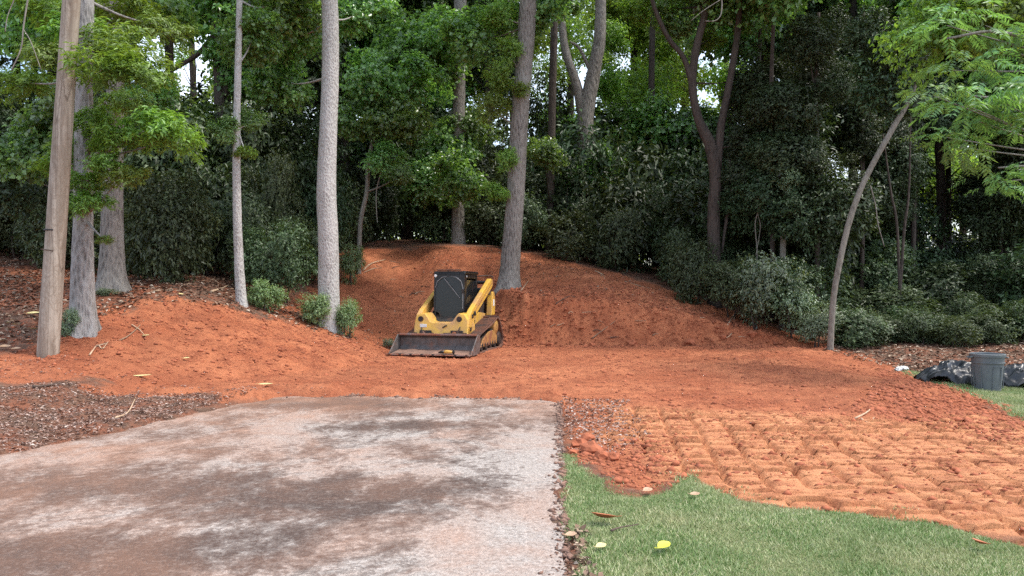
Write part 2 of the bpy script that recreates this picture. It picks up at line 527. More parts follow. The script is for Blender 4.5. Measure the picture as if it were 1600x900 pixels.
def relief(x, y):
    """heights, red weight, lawn weight, track weight on arrays"""
    h = H(x, y)
    n1 = fbm(x, y, 1.3, 3, 11)
    red = 1 - sstep(-.12, .12, sdist(RED, x, y) + (.45 + .9 * sstep(-3, -4.5, x)) * fbm(x, y, 1.6, 4, 21))
    red2 = (1 - sstep(-.8, .6, sdist(RED2, x, y) + 1.2 * fbm(x, y, .8, 4, 22)))
    lw = np.minimum(sdist(LAWN1, x, y), sdist(LAWN2, x, y)) + .16 * fbm(x, y, 3.5, 4, 31)
    lawn = 1 - sstep(-.015, .015, lw)
    drv = sdist(DRIVE, x, y)
    trk = (1 - sstep(-.35, .15, sdist(TRACKZ, x, y) + .5 * fbm(x, y, 1.1, 2, 41)))
    trk = trk * sstep(-.02, .10, lw)
    fade = np.clip(1 - (y - 24) / 30, .25, 1)
    bank = sstep(.08, .5, h) * sstep(10.5, 12, y)
    bk2 = bank * (.3 + .7 * sstep(-3.2, -1.5, x))
    # clay crumbs
    c1 = fbm(x, y, 2.2, 3, 51); c2 = fbm(x, y, 9, 3, 52); c3 = np.abs(fbm(x, y, 5.5, 3, 53))
    h = h + red * (1 - trk * .9) * ((.02 + .03 * bk2) * c1 + (.014 + .045 * bk2) * c2 - (.02 + .035 * bk2) * c3 + .010 * fbm(x, y, 19, 2, 50))
    h = h + red * bank * (.12 * fbm(x, y, 1.2, 3, 54) * sstep(.3, 1.2, h)) * (.35 + .65 * sstep(-3.2, -1.5, x))
    # rake marks on the west slope
    rk = np.sin((x * .86 + y * .5) * 9 + 3 * fbm(x, y, .7, 2, 55))
    h = h + red * bank * sstep(-2.5, -4.5, x) * .035 * rk * (.5 + fbm(x, y, .8, 2, 56))
    sc_r = np.sin(x * 8.5 + 2.5 * fbm(x, y, .6, 2, 45)) + .6 * np.sin(x * 21 + 4 * fbm(x, y, .9, 2, 46))
    h = h + red * bank * sstep(-.8, .4, x) * (1 - sstep(21.9, 22.6, y)) * .045 * sc_r * (.6 + fbm(x, y, .7, 2, 47))
    # dozer passes across the pad
    h = h + red * (1 - trk) * (1 - bank) * .035 * fbm(x * .3, y * 2.6, 1.2, 4, 57)
    # berm of loose crumbs along the east side and the toe of the cut bank
    e = sdist(PAD, x, y)
    toe = np.exp(-((e - .1) / .25) ** 2) * sstep(-2.6, -1.2, x) * (1 - sstep(6, 7.5, x))
    h = h + red * toe * .16 * np.abs(fbm(x, y, 3, 3, 58))
    east = sstep(4.2, 5.6, x + .15 * (y - 8)) * red
    h = h + east * (.05 * np.abs(fbm(x, y, 4, 3, 59)) + .03 * fbm(x, y, 10, 2, 60))
    # cleat prints
    wx = .09 * fbm(x, y, .9, 2, 61) + .024 * fbm(x, y, 5, 3, 65)
    u = y + .03 * x + .10 * fbm(x, y, 1.6, 2, 62) + .036 * fbm(x, y, 7, 3, 66)
    vv = x - .12 * y + wx
    ci = np.floor(vv / .33); cf = vv / .33 - ci
    ph = hash2(ci, ci * 0, 5) + .12 * np.sin(y * 1.3 + ci * 2.1)
    pi_ = .225 + .02 * hash2(ci, ci * 0, 9)
    t = (u / pi_ + ph); tf = t - np.floor(t)
    hc_ = hash2(ci, np.floor(t), 77); cell = np.where(hc_ < .18, .15, .3 + .85 * hc_)
    step = np.where(tf < .06, tf / .06, np.exp(-(tf - .06) / .22))          # abrupt face, long shallow back
    gro = 1 - sstep(.0, .10, np.where(tf > .5, 1 - tf, tf * 6))
    prof = (step * .036 - .075 * gro) * cell * (.35 + .8 * sstep(-.25, .2, fbm(x, y, .9, 2, 68)))
    edge = np.minimum(cf, 1 - cf) + .04 * fbm(x, y, 6, 2, 67)
    prof = prof * sstep(.06, .12, edge) - .055 * (1 - sstep(.02, .125, edge)) * sstep(.05, .45, hash2(ci, np.floor(t * .6), 78))
    h = h + trk * (prof + .008 * c2 + .006 * fbm(x, y, 22, 2, 64))
    lip = -trk * .034 * cell * np.exp(-((tf - .08) / .10) ** 2) * sstep(.03, .09, edge)
    # litter and mulch
    oth = (1 - red) * (1 - lawn)
    h = h + oth * fade * (.05 * n1 + .03 * fbm(x, y, 7, 3, 71))
    # lawn
    h = h + lawn * .012 * fbm(x, y, 3, 3, 72)
    # under the slab
    h = h - .09 * (1 - sstep(-.32, .02, drv + .10 * fbm(x, y, 2.4, 4, 81)))
    # mulch and soil spill over the slab's west margin
    spill = sdist(DRIVE, x, y)
    west = sstep(-3.0, -3.9, x) * np.exp(-(np.maximum(-spill, 0) / .5) ** 2)
    h = h + west * (.05 + .05 * fbm(x, y, 2.5, 3, 82))
    north = sstep(10.6, 11.1, y) * sstep(1.2, .4, x) * np.exp(-(np.maximum(-spill, 0) / .32) ** 2) * (spill < .3)
    h = h + north * (.075 + .16 * fbm(x, y, 2.2, 4, 83))
    return h, np.maximum(red, red2 * .75), lawn, trk, lip


def graded(a, b, s):
    return list(np.linspace(a, b, max(2, int((b - a) / s) + 1))[:-1])


xs = [-500, -250, -130, -80, -55] + graded(-42, -24, 1.0) + graded(-24, -10, .2) + graded(-10, .5, .045) + graded(.5, 6.4, .026) + graded(6.4, 9.5, .045) + graded(9.5, 24, .2) + graded(24, 42, 1.0) + [42, 55, 80, 130, 250, 500]
ys = [-200, -60, -20, -6, 0, 2] + graded(2.8, 4.6, .045) + graded(4.6, 10.6, .017) + graded(10.6, 12, .03) + graded(12, 24, .05) + graded(24, 32, .12) + graded(32, 60, .7) + graded(60, 95, 3) + [95, 130, 200, 400, 900]
xs = np.array(xs); ys = np.array(ys)
GX, GY = np.meshgrid(xs, ys)
gh, gred, glawn, gtrk, glip = relief(GX.ravel(), GY.ravel())
GV = np.c_[GX.ravel(), GY.ravel() + glip, gh]
nx, ny = len(xs), len(ys)
ii = (np.arange(ny - 1)[:, None] * nx + np.arange(nx - 1)[None]).ravel()
GF = np.c_[ii, ii + 1, ii + nx + 1, ii + nx]


def ground_z(x, y):
    """relief height by bilinear lookup on the built grid"""
    x = np.asarray(x, float); y = np.asarray(y, float)
    ix = np.clip(np.searchsorted(xs, x) - 1, 0, nx - 2); iy = np.clip(np.searchsorted(ys, y) - 1, 0, ny - 2)
    fx = (x - xs[ix]) / (xs[ix + 1] - xs[ix]); fy = (y - ys[iy]) / (ys[iy + 1] - ys[iy])
    Z = gh.reshape(ny, nx)
    return (Z[iy, ix] * (1 - fx) + Z[iy, ix + 1] * fx) * (1 - fy) + (Z[iy + 1, ix] * (1 - fx) + Z[iy + 1, ix + 1] * fx) * fy


def gz(x, y):
    return float(ground_z(np.array([x]), np.array([y]))[0])


# ground material: zone weights pick clay, lawn soil or leaf mould
m, nt, n, l, p = nodes_of('ground_soil')
T = NT(nt)
at = n.new('ShaderNodeVertexColor'); at.layer_name = 'zone'
sep = n.new('ShaderNodeSeparateColor'); l.new(at.outputs[0], sep.inputs[0])
v = T.coord('Object')
big = T.noise(v, .55, 5, .6, .3)
med = T.noise(v, 3.2, 6, .65)
fin = T.noise(v, 26, 5, .7)
clay = T.mix(T.ramp(big, [(.38, 0), (.60, 1)]), (.34, .10, .045), (.50, .18, .085))
clay = T.mix(T.ramp(med, [(.36, .75), (.56, 0)]), clay, (.19, .052, .026))
clay = T.mix(T.ramp(fin, [(.36, .7), (.5, 0), (.62, 0), (.72, .45)]), clay, (.52, .20, .10))
damp = T.noise(v, .28, 5, .62, .5)
clay = T.mix(T.ramp(damp, [(.48, 0), (.62, .4)]), clay, (.26, .082, .041))
dusty = T.math('MULTIPLY', sep.outputs[2], T.ramp(med, [(.36, .25), (.6, .9)]))
clay = T.mix(dusty, clay, (.66, .30, .145))
lit1 = T.noise(v, 14, 6, .75, .5)
mould = T.ramp(lit1, [(.3, (.05, .028, .02)), (.5, (.15, .088, .06)), (.68, (.26, .17, .12)), (.8, (.40, .30, .225))])
mould = T.mix(T.ramp(med, [(.40, 0), (.62, .8)]), mould, (.27, .10, .055))
lawn = T.mix(fin, (.14, .18, .07), (.30, .30, .15))
c = T.mix(sep.outputs[0], mould, clay)
c = T.mix(sep.outputs[1], c, lawn)
l.new(c, p.inputs['Base Color'])
p.inputs['Roughness'].default_value = .95
p.inputs['Specular IOR Level'].default_value = .2
hh = T.mix(.45, T.noise(v, 38, 5, .7), T.noise(v, 9, 5, .65))
l.new(T.bump(hh, 1.0, .06), p.inputs['Normal'])
M['soil'] = m

fred = gred[GF].mean(1); flawn = glawn[GF].mean(1)
which = np.where(flawn > .5, 2, np.where((fred > .5) & (GV[GF[:, 0], 1] < 31), 1, 0))
zc = np.c_[gred * (1 - glawn), glawn, gtrk, np.ones(len(gh))].astype(np.float32)
for wv, nm in ((0, 'ground'), (1, 'red_clay_ground'), (2, 'lawn')):
    fs = GF[which == wv]
    u, inv = np.unique(fs, return_inverse=True)
    me = mesh_np(nm, GV[u], inv.reshape(-1, 4))
    ca = me.color_attributes.new('zone', 'FLOAT_COLOR', 'POINT')
    ca.data.foreach_set('color', zc[u].ravel())
    smooth(me)
    tag(link(nm, me, M['soil']), {0: 'brown leaf mould and mulch ground under the trees', 1: 'excavated red clay pad and cut banks with tread prints', 2: 'short mown lawn soil under the grass'}[wv], nm.replace('_', ' ').replace('red clay ', ''), None, 'structure')

# concrete driveway slab, stained with mud
m, nt, n, l, p = nodes_of('stained_concrete')
T = NT(nt)
v = T.coord('Object')
vs_ = T.coord('Object', (1.35, .8, 1), (0, 0, math.radians(-24)))
blot = T.noise(vs_, .7, 8, .66, .35)
strk = T.noise(T.coord('Object', (1.3, .8, 1), (0, 0, math.radians(-28))), 2.6, 9, .74, .35)
fin = T.noise(v, 30, 5, .75)
agg = T.noise(v, 62, 3, .7)
spk = T.vor(v, 42)
base = T.mix(T.ramp(fin, [(.36, 0), (.62, 1)]), (.27, .23, .20), (.50, .445, .40))
base = T.mix(T.ramp(spk, [(.04, .5), (.16, 0)]), base, (.18, .15, .13))
base = T.mix(T.ramp(agg, [(.34, .6), (.48, 0), (.56, 0), (.7, .5)]), base, (.22, .185, .165))


def stain(cx, cy, rx, ry):
    mp = n.new('ShaderNodeMapping'); mp.inputs['Location'].default_value = (-cx / rx, -cy / ry, 0); mp.inputs['Scale'].default_value = (1 / rx, 1 / ry, 0)
    l.new(v, mp.inputs[0])
    vl = n.new('ShaderNodeVectorMath'); vl.operation = 'LENGTH'; l.new(mp.outputs[0], vl.inputs[0])
    return T.ramp(vl.outputs['Value'], [(.2, 1), (1, 0)])


bias = None
for e_ in ((-1.1, 6.0, 1.9, .95), (-3.3, 6.4, 1.8, 1.0), (-2.5, 4.7, 1.6, .7), (-2.2, 10.8, 1.6, .8), (-1.2, 9.0, 1.4, .5)):
    q_ = stain(*e_)
    bias = q_ if bias is None else T.math('MAXIMUM', bias, q_)
fst = T.noise(T.coord('Object', (1, 1.2, 1), (0, 0, math.radians(-30))), 12, 7, .78, .3)
mixn = T.math('ADD', T.math('MULTIPLY', blot, .34), T.math('ADD', T.math('MULTIPLY', strk, .34), T.math('MULTIPLY', fst, .32)))
mixn = T.math('ADD', mixn, T.math('MULTIPLY', bias, .085))
mixn = T.math('SUBTRACT', mixn, T.math('MULTIPLY', stain(.3, 5, 1.0, 4.5), .10))
mud = T.ramp(mixn, [(.475, 0), (.51, .6), (.56, 1)])
mud = T.math('MULTIPLY', mud, T.ramp(fin, [(.32, .5), (.5, 1)]))
c = T.mix(mud, base, T.mix(fst, (.038, .025, .021), (.125, .083, .066)))
# clay film, strongest along the west margin and far end
sx = n.new('ShaderNodeSeparateXYZ'); l.new(v, sx.inputs[0])
wst = T.math('MULTIPLY', T.math('ADD', sx.outputs[0], 1.4), -.26, True)
far = T.math('MULTIPLY', T.math('SUBTRACT', sx.outputs[1], 9.3), .42, True)
cf = T.noise(v, .8, 6, .68, .6)
film = T.math('MULTIPLY', T.ramp(cf, [(.42, 0), (.66, 1)]), .55)
film = T.math('ADD', film, T.math('MULTIPLY', T.math('ADD', wst, far, True), T.ramp(strk, [(.3, .15), (.65, .85)])), True)
film = T.math('MAXIMUM', film, T.math('MULTIPLY', stain(-.4, 5.05, .34, .5), strk))
film = T.math('MULTIPLY', film, T.math('SUBTRACT', .92, T.math('MULTIPLY', mud, .42)))
c = T.mix(film, c, T.mix(fin, (.28, .125, .07), (.50, .275, .175)))
l.new(c, p.inputs['Base Color'])
p.inputs['Roughness'].default_value = .9
p.inputs['Specular IOR Level'].default_value = .25
c = T.mix(T.ramp(agg, [(.36, .35), (.47, 0)]), c, (.12, .092, .078))
l.new(c, p.inputs['Base Color'])
l.new(T.bump(T.mix(.5, fin, agg), .9, .025), p.inputs['Normal'])
M['concrete'] = m
mb = MB()
poly = []
for i in range(len(DRIVE)):
    x0, y0 = DRIVE[i]; x1, y1 = DRIVE[(i + 1) % len(DRIVE)]
    nseg = max(1, int(math.hypot(x1 - x0, y1 - y0) / .12)) if i in (1, 2) else 1
    for k in range(nseg):
        t = k / nseg
        j = .022 if (nseg > 1 and k) else 0
        poly.append((x0 + (x1 - x0) * t + random.uniform(-j, j), y0 + (y1 - y0) * t + random.uniform(-j, j)))
mb.prism(poly, -.10, .006, 'z')
tag(mb.build('driveway', M['concrete'], None, 0), 'pale concrete driveway stained with brown mud', 'driveway', None, 'structure')


# ------------------------------------------------------------------ leaves
def frames(nrm, ax):
    nrm = nrm / np.linalg.norm(nrm, axis=1, keepdims=True)
    ax = ax - nrm * (ax * nrm).sum(1, keepdims=True)
    ax = ax / (np.linalg.norm(ax, axis=1, keepdims=True) + 1e-9)
    return nrm, ax, np.cross(nrm, ax)


def leaf_quads(pos, nrm, ax, length, width, fold=.18):
    """folded kite leaves: base, side, tip, side -> two triangles each"""
    nrm, ax, sd = frames(nrm, ax)
    length = length[:, None]; width = width[:, None]
    b = pos
    t = pos + ax * length - nrm * length * .12
    mid = pos + ax * length * .45
    s1 = mid + sd * width * .5 + nrm * width * fold
    s2 = mid - sd * width * .5 + nrm * width * fold
    V = np.stack([b, s1, t, s2], 1).reshape(-1, 3)
    k = np.arange(len(pos)) * 4
    Fc = np.stack([np.c_[k, k + 2, k + 1], np.c_[k, k + 3, k + 2]], 1).reshape(-1, 3)
    return V, Fc


def rnd_dirs(n, r):
    d = r.normal(size=(n, 3))
    return d / np.linalg.norm(d, axis=1, keepdims=True)


def clump_mesh(name, mat, n_lobes, n_twigs, per, ll, ratio, seed, flat=.8, lobe_r=.42, up=.6, whorl=False, droop=0.0):
    """leafy mass about 1 m in radius: lobes of twigs, each twig carrying leaves"""
    r = np.random.default_rng(seed)
    lc = rnd_dirs(n_lobes, r) * (r.uniform(.25, .85, (n_lobes, 1)))
    lc[:, 2] *= flat
    li = r.integers(0, n_lobes, n_twigs)
    lr = r.uniform(.6, 1.25, n_lobes) * lobe_r
    off = rnd_dirs(n_twigs, r) * (r.uniform(.25, 1, (n_twigs, 1)) ** .5) * lr[li][:, None]
    off[:, 2] *= .75
    tp = lc[li] + off
    outw = tp + off * 1.2
    outw /= np.linalg.norm(outw, axis=1, keepdims=True) + 1e-9
    td = outw + rnd_dirs(n_twigs, r) * .6
    td[:, 2] += .1 - droop
    td /= np.linalg.norm(td, axis=1, keepdims=True)
    ti = np.repeat(np.arange(n_twigs), per)
    N = len(ti)
    s = np.tile(np.linspace(0, 1, per), n_twigs)
    tl = ll * (1.2 if whorl else 2.6)
    pos = tp[ti] + td[ti] * (s * tl)[:, None] + r.normal(size=(N, 3)) * ll * .15
    if whorl:
        ax = td[ti] * .35 + rnd_dirs(N, r)
    else:
        ax = td[ti] * .8 + rnd_dirs(N, r) * .9
    ax[:, 2] -= .25 + droop
    nrm = outw[ti] * .55 + rnd_dirs(N, r) * .6
    nrm[:, 2] += up
    ln = ll * r.uniform(.65, 1.25, N)
    V, Fc = leaf_quads(pos, nrm, ax, ln, ln * ratio * r.uniform(.8, 1.2, N))
    me = mesh_np(name, V, Fc)
    me.materials.append(mat)
    return me


def compound_mesh(name, mat, n_fronds, seed):
    """drooping sprays of pinnate leaves"""
    r = np.random.default_rng(seed)
    P, N_, A_, Ln, Wd = [], [], [], [], []
    for i in range(n_fronds):
        a = r.uniform(0, 2 * math.pi); rad = r.uniform(.05, .75)
        b = np.array([math.cos(a) * rad, math.sin(a) * rad, r.uniform(-.3, .35)])
        d = np.array([math.cos(a) + r.normal() * .5, math.sin(a) + r.normal() * .5, r.uniform(-.75, .15)])
        d /= np.linalg.norm(d)
        sd = np.cross(d, [0, 0, 1]); sd /= np.linalg.norm(sd)
        upv = np.cross(sd, d)
        L_ = r.uniform(.36, .58)
        for k in range(7):
            t = (k + 1) / 7
            q = b + d * L_ * t + np.array([0, 0, -.22 * L_ * t * t])
            for s in (-1, 1):
                P.append(q); A_.append(sd * s * .9 + d * .45 + np.array([0, 0, -.35])); N_.append(upv + np.array([d[0] * .5, d[1] * .5 - .35, 0]) + r.normal(size=3) * .2)
                l_ = .19 * (1.1 - .5 * abs(t - .5)) * r.uniform(.85, 1.15); Ln.append(l_); Wd.append(l_ * .27)
        P.append(q); A_.append(d); N_.append(upv); Ln.append(.1); Wd.append(.03)
    V, Fc = leaf_quads(np.array(P), np.array(N_), np.array(A_), np.array(Ln), np.array(Wd))
    me = mesh_np(name, V, Fc)
    me.materials.append(mat)
    return me


CL = {
    'lace': [clump_mesh('thin_leaves', L['far'], 16, 170, 6, .12, .7, 190 + i, .9, .5, .5) for i in range(3)],
    'oak': [clump_mesh('oak_leaves', L['oak'], 11, 170, 9, .20, .28, 100 + i, .55, .36, .9, True) for i in range(2)],
    'maple': [clump_mesh('maple_leaves', L['maple'], 12, 480, 7, .13, .85, 110 + i, .85, .42, .5) for i in range(3)],
    'fresh': [clump_mesh('fresh_leaves', L['fresh'], 11, 420, 7, .13, .6, 120 + i, .8, .4, .5) for i in range(2)],
    'dark': [clump_mesh('evergreen_leaves', L['dark'], 13 + i, [1300, 800, 420][i], 8, [.072, .10, .15][i], [.5, .45, .4][i], 130 + i, .95, .42, .5) for i in range(3)],
    'shrub': [clump_mesh('shrub_leaves', L['shrub'], 15, [1500, 1000, 560][i], 8, [.065, .085, .12][i], [.55, .5, .42][i], 140 + i, .85, .4, .5) for i in range(3)],
    'bright': [clump_mesh('small_bush_leaves', L['bright'], 12, 700, 8, .10, .5, 155 + i, .85, .42, .6) for i in range(2)],
    'pale': [clump_mesh('pale_shrub_leaves', L['pale'], 14, 800, 8, .08, .5, 150 + i, .85, .42, .6) for i in range(2)],
    'canopy': [clump_mesh('canopy_leaves', L['maple'], 14, 800, 8, .085, .75, 160 + i, .7, .45, .5) for i in range(3)],
    'far': [clump_mesh('distant_leaves', L['far'], 11, 380, 7, .13, .7, 170 + i, .8, .45, .5) for i in range(2)],
    'walnut': [compound_mesh('compound_leaves', L['walnut'], 20, 180 + i) for i in range(2)],
}


# ------------------------------------------------------------------ trees
def spline(pts, n):
    """Catmull-Rom through tuples"""
    pts = [np.array(p, float) for p in pts]
    pts = [2 * pts[0] - pts[1]] + pts + [2 * pts[-1] - pts[-2]]
    out = []
    for i in range(1, len(pts) - 2):
        p0, p1, p2, p3 = pts[i - 1:i + 3]
        for k in range(n):
            t = k / n
            out.append(.5 * (2 * p1 + (p2 - p0) * t + (2 * p0 - 5 * p1 + 4 * p2 - p3) * t * t + (3 * p1 - p0 - 3 * p2 + p3) * t ** 3))
    out.append(pts[-2])
    return out


def limb_mesh(root, name, path, bark, n=8, seg=5, seed=0, flare=0.0, wob=.05):
    """path: (x,y,z,r) in world; stored relative to the root"""
    sp = spline(path, seg)
    L0 = root.location
    pts, rad, lob = [], [], []
    z0 = sp[0][2]
    for q in sp:
        pts.append((q[0] - L0.x, q[1] - L0.y, q[2] - L0.z))
        f = 1 + flare * math.exp(-max(0, q[2] - z0 - .1) / .28)
        rad.append(max(.004, q[3] * f))
        lob.append(.55 * (f - 1))
    mb = MB().tube(pts, rad, n, True, wob, seed, lob if flare > .2 else None)
    return mb.build(name, bark, root, 0, True)


def leafy(root, kind, x, y, z, s, seed, sz=None):
    r = random.Random(seed)
    me = CL[kind][r.randrange(len(CL[kind]))]
    o = bpy.data.objects.new('foliage', me)
    o['kind'] = 'stuff'
    col.objects.link(o)
    o.parent = root
    o.location = (x - root.location.x, y - root.location.y, z - root.location.z)
    o.rotation_euler = (r.uniform(-.25, .25), r.uniform(-.25, .25), r.uniform(0, 6.28))
    k = s * r.uniform(.85, 1.15)
    o.scale = (k, k, (sz or k) * r.uniform(.9, 1.1))
    return o


SEED = [1000]


def tree(name, label, path, d, bark, limbs=(), clumps=(), top=None, cat='tree', group=None, n=14, flare=.55, wob=.06):
    """path: [(px,py,width_px[,d])], first point is the foot; limbs: lists of the same; clumps: (kind, px, py, d, radius m)
    top: (kind, count, z0, z1, spread, scale) crown above the trunk"""
    SEED[0] += 1
    x0 = (path[0][0] - 800) / F * d
    root = empty(name, (x0, d, Hs(x0, d)))
    tag(root, label, cat, group)

    def conv(q):
        dd = q[3] if len(q) > 3 else d
        w = W(q[0], q[1], dd)
        return (w.x, w.y, w.z, q[2] / F * dd / 2 / math.hypot(1, (q[0] - 800) / F))
    P = [conv(q) for q in path]
    foot = (x0, d, Hs(x0, d) - .25, P[0][3])
    P = [foot] + [q for q in P[1:] if q[2] > foot[2] + .4]
    limb_mesh(root, 'trunk', P, bark, n, 9, SEED[0], flare, wob)
    for i, lb in enumerate(limbs):
        limb_mesh(root, 'limb', [conv(q) for q in lb], bark, 8, 6, SEED[0] + i, 0, .06)
    r = random.Random(SEED[0])
    tx, ty, tz = P[-1][:3]
    for i, (k, px, py, dd, s) in enumerate(clumps):
        w = W(px, py, dd)
        leafy(root, k, w.x, w.y, w.z, s, SEED[0] * 31 + i)
        # twig joining the clump to the trunk at about its height
        q = min(P, key=lambda a: abs(a[2] - (w.z - .5 * s)))
        if (Vector(q[:3]) - w).length < 6:
            midp = ((q[0] + w.x) / 2, (q[1] + w.y) / 2, (q[2] + w.z) / 2 - .1 * s)
            limb_mesh(root, 'limb', [(q[0], q[1], q[2], min(.035, q[3] * .5)), (*midp, .018), (w.x, w.y, w.z, .007)], bark, 6, 4, i, 0, 0)
    if top:
        k, cnt, z0, z1, sp, s = top
        for i in range(cnt):
            a = r.uniform(0, 6.28); rr = sp * math.sqrt(r.random())
            leafy(root, k, tx + rr * math.cos(a), ty + rr * math.sin(a), r.uniform(z0, z1), s, SEED[0] * 77 + i)
    return root


def box_clumps(kind, x0, x1, y0, y1, d0, d1, n, s0, s1, seed, gaps=()):
    r = random.Random(seed)
    out = []
    tries = 0
    while len(out) < n and tries < n * 20:
        tries += 1
        px, py, d = r.uniform(x0, x1), r.uniform(y0, y1), r.uniform(d0, d1)
        s = r.uniform(s0, s1)
        if any(abs(px - gx) < gw + s * F / d * .85 and abs(py - gy) < gh_ + s * F / d * .85 for gx, gy, gw, gh_ in gaps):
            continue
        out.append((kind, px, py, d, s))
    return out


GAPS = [(305, 105, 40, 62), (445, 205, 26, 30), (885, 70, 42, 80), (1035, 120, 42, 36), (965, 15, 20, 16), (775, 200, 8, 30), (230, 15, 12, 16), (8, 20, 10, 20), (700, 40, 10, 10), (975, 150, 12, 12), (1380, 25, 14, 14), (1550, 20, 20, 12), (1075, 10, 16, 10), (855, 150, 10, 40), (60, 140, 14, 12), (1475, 270, 8, 40)]
GAPS2 = GAPS + [(1510, 290, 26, 26)]

def near(px):
    for lim, txt in ((60, 'beyond the utility pole'), (130, 'directly behind the utility pole'), (240, 'behind the two oaks'), (330, 'behind the large rounded bush'), (400, 'behind the slim spotted trunk'), (470, 'between the two pale trunks'), (545, 'behind the thick pale trunk'),
                     (620, 'behind the bent sapling'), (690, 'above the loader cab'), (770, 'between the loader and the lichened trunk'), (850, 'behind the lichened trunk'), (930, 'below the forked tree'), (1010, 'just past the forked tree'), (1090, 'just before the crooked trunk'),
                     (1170, 'round the crooked trunk'), (1240, 'behind the straight tan sapling'), (1300, 'behind the light edge shrubs'), (1370, 'behind the leaning trunk'), (1450, 'behind the pair of thin stems'), (1530, 'behind the black plastic'), (1600, 'behind the trash can')):
        if px < lim: return txt
    return 'past the trash can'


# trees standing at the edge of the clearing
tree('oak_tree', 'grey ridged oak trunk with flared foot right beside the utility pole',
     [(130, 520, 40), (129, 430, 37), (130, 340, 32), (130, 250, 30), (132, 120, 28), (134, 0, 27), (138, -250, 22)], 13.5, B['grey'], (),
     [('oak', 205, 95, 13.0, .62), ('oak', 160, 108, 12.6, .55), ('oak', 225, 118, 12.8, .5), ('oak', 75, 85, 13.4, .5), ('oak', 180, 70, 13.6, .6), ('oak', 120, 60, 14, .6),
      ('oak', 150, 190, 13.2, .45), ('oak', 225, 205, 12.9, .55), ('oak', 275, 215, 12.8, .42), ('oak', 180, 215, 13, .5), ('oak', 130, 225, 13.6, .5), ('oak', 165, 255, 12.9, .4), ('oak', 125, 285, 13.1, .4), ('oak', 100, 255, 13.6, .45), ('oak', 150, 315, 13.2, .28), ('oak', 128, 322, 13.0, .3), ('oak', 190, 275, 13.0, .35),
      ('oak', 165, 376, 13.1, .13), ('oak', 40, 130, 14.5, .6), ('oak', 250, 40, 14.5, .6), ('oak', 90, 20, 14.5, .7), ('oak', 180, 10, 14.6, .7)],
     ('canopy', 2, 8, 13, 2.5, 1.7), 'tree', None, 26, .8, .03)
tree('oak_tree', 'brown grey oak trunk with a pale cut knot, behind the flared oak',
     [(175, 458, 44), (175, 380, 38), (176, 300, 34), (180, 150, 28), (184, 0, 26), (188, -200, 22)], 16.6, B['brown'], (),
     [('maple', 240, 20, 18, .9), ('maple', 110, 180, 18.5, .9), ('maple', 60, 230, 18.5, .9), ('dark', 40, 280, 20, 1.1), ('maple', 230, 150, 18.5, .7), ('maple', 60, 30, 19, 1.0), ('oak', 200, 160, 16, .5)],
     ('canopy', 2, 10, 15, 3, 1.9), 'tree', None, 26, .8, .035)
tree('slim_tree', 'slim pale spotted trunk rising from the litter with a small green bush beside it',
     [(379, 460, 17), (373, 400, 15), (370, 300, 13.5), (370, 200, 12), (372, 100, 11), (374, 0, 10), (377, -200, 8)], 18, B['pale'], (),
     [('maple', 355, 205, 17.8, .35), ('maple', 395, 60, 18.5, .7), ('maple', 420, 10, 19, .9), ('maple', 395, 190, 18.3, .3), ('oak', 385, 240, 17.9, .22)],
     ('canopy', 1, 11, 15, 2.5, 1.7), 'tree', None, 12, .5, .05)
tree('pale_tree', 'thick smooth pale grey trunk with a leafy clump round its foot',
     [(514, 449, 34), (513, 380, 32), (510, 300, 31), (513, 200, 28), (516, 120, 27), (516, 30, 26), (512, -80, 25), (515, -300, 22)], 19, B['pale'], (),
     [('maple', 455, 60, 21, .9), ('maple', 440, 130, 21.5, .8), ('maple', 560, 20, 21.5, .9), ('maple', 470, 5, 20, .8)],
     ('canopy', 3, 11, 17, 3.2, 1.9), 'tree', None, 26, .35, .02)
tree('sapling', 'thin bent maple sapling at the top edge of the bare clay slope',
     [(560, 395, 8), (563, 350, 7.5), (573, 300, 7), (576, 250, 6), (590, 180, 5), (596, 100, 4)], 25.5, B['tan'], (),
     [('maple', 600, 250, 24.8, .6), ('maple', 625, 275, 24.6, .4), ('maple', 560, 190, 25.5, .8), ('maple', 620, 190, 25, .8), ('maple', 580, 120, 25, 1.0), ('maple', 650, 130, 25.4, 1.0)],
     None, 'sapling', None, 8, .2, .03)
tree('lichened_tree', 'grey lichened trunk on top of the cut bank just behind the loader',
     [(794, 449, 33), (798, 400, 30), (806, 300, 28), (811, 200, 27), (817, 120, 27), (823, 40, 27), (828, -60, 25), (835, -280, 20)], 23, B['brown'], (),
     [('fresh', 780, 120, 22.6, .5), ('fresh', 765, 165, 22.7, .45), ('fresh', 795, 80, 22.7, .4), ('fresh', 815, 140, 22.5, .3), ('fresh', 775, 300, 22.7, .35), ('fresh', 790, 250, 22.6, .3), ('maple', 750, 60, 24, .9), ('maple', 850, 10, 24, .9), ('fresh', 780, 20, 23, .6)],
     ('canopy', 2, 13, 19, 3.2, 2.0), 'tree', None, 24, .4, .035)
tree('dark_tree', 'straight dark trunk rising out of the thicket between the pale trunk and the loader',
     [(716, 385, 21), (716, 250, 20), (718, 120, 19), (719, 0, 19), (721, -200, 17)], 30, B['brown'], (),
     box_clumps('maple', 640, 740, 20, 300, 28, 31, 10, .9, 1.3, 5), ('canopy', 2, 15, 22, 4, 2.2), 'tree', None, 12, .3, .05)
tree('slender_tree', 'slender dark straight trunk right behind the lichened tree',
     [(858, 400, 13), (860, 320, 12), (863, 150, 12), (867, 0, 11), (868, -200, 10)], 30, B['dark'], (),
     [('maple', 850, 240, 27.5, .7), ('maple', 885, 10, 27, .6)], ('canopy', 1, 14, 19, 3, 2), 'tree', None, 10, .3, .04)
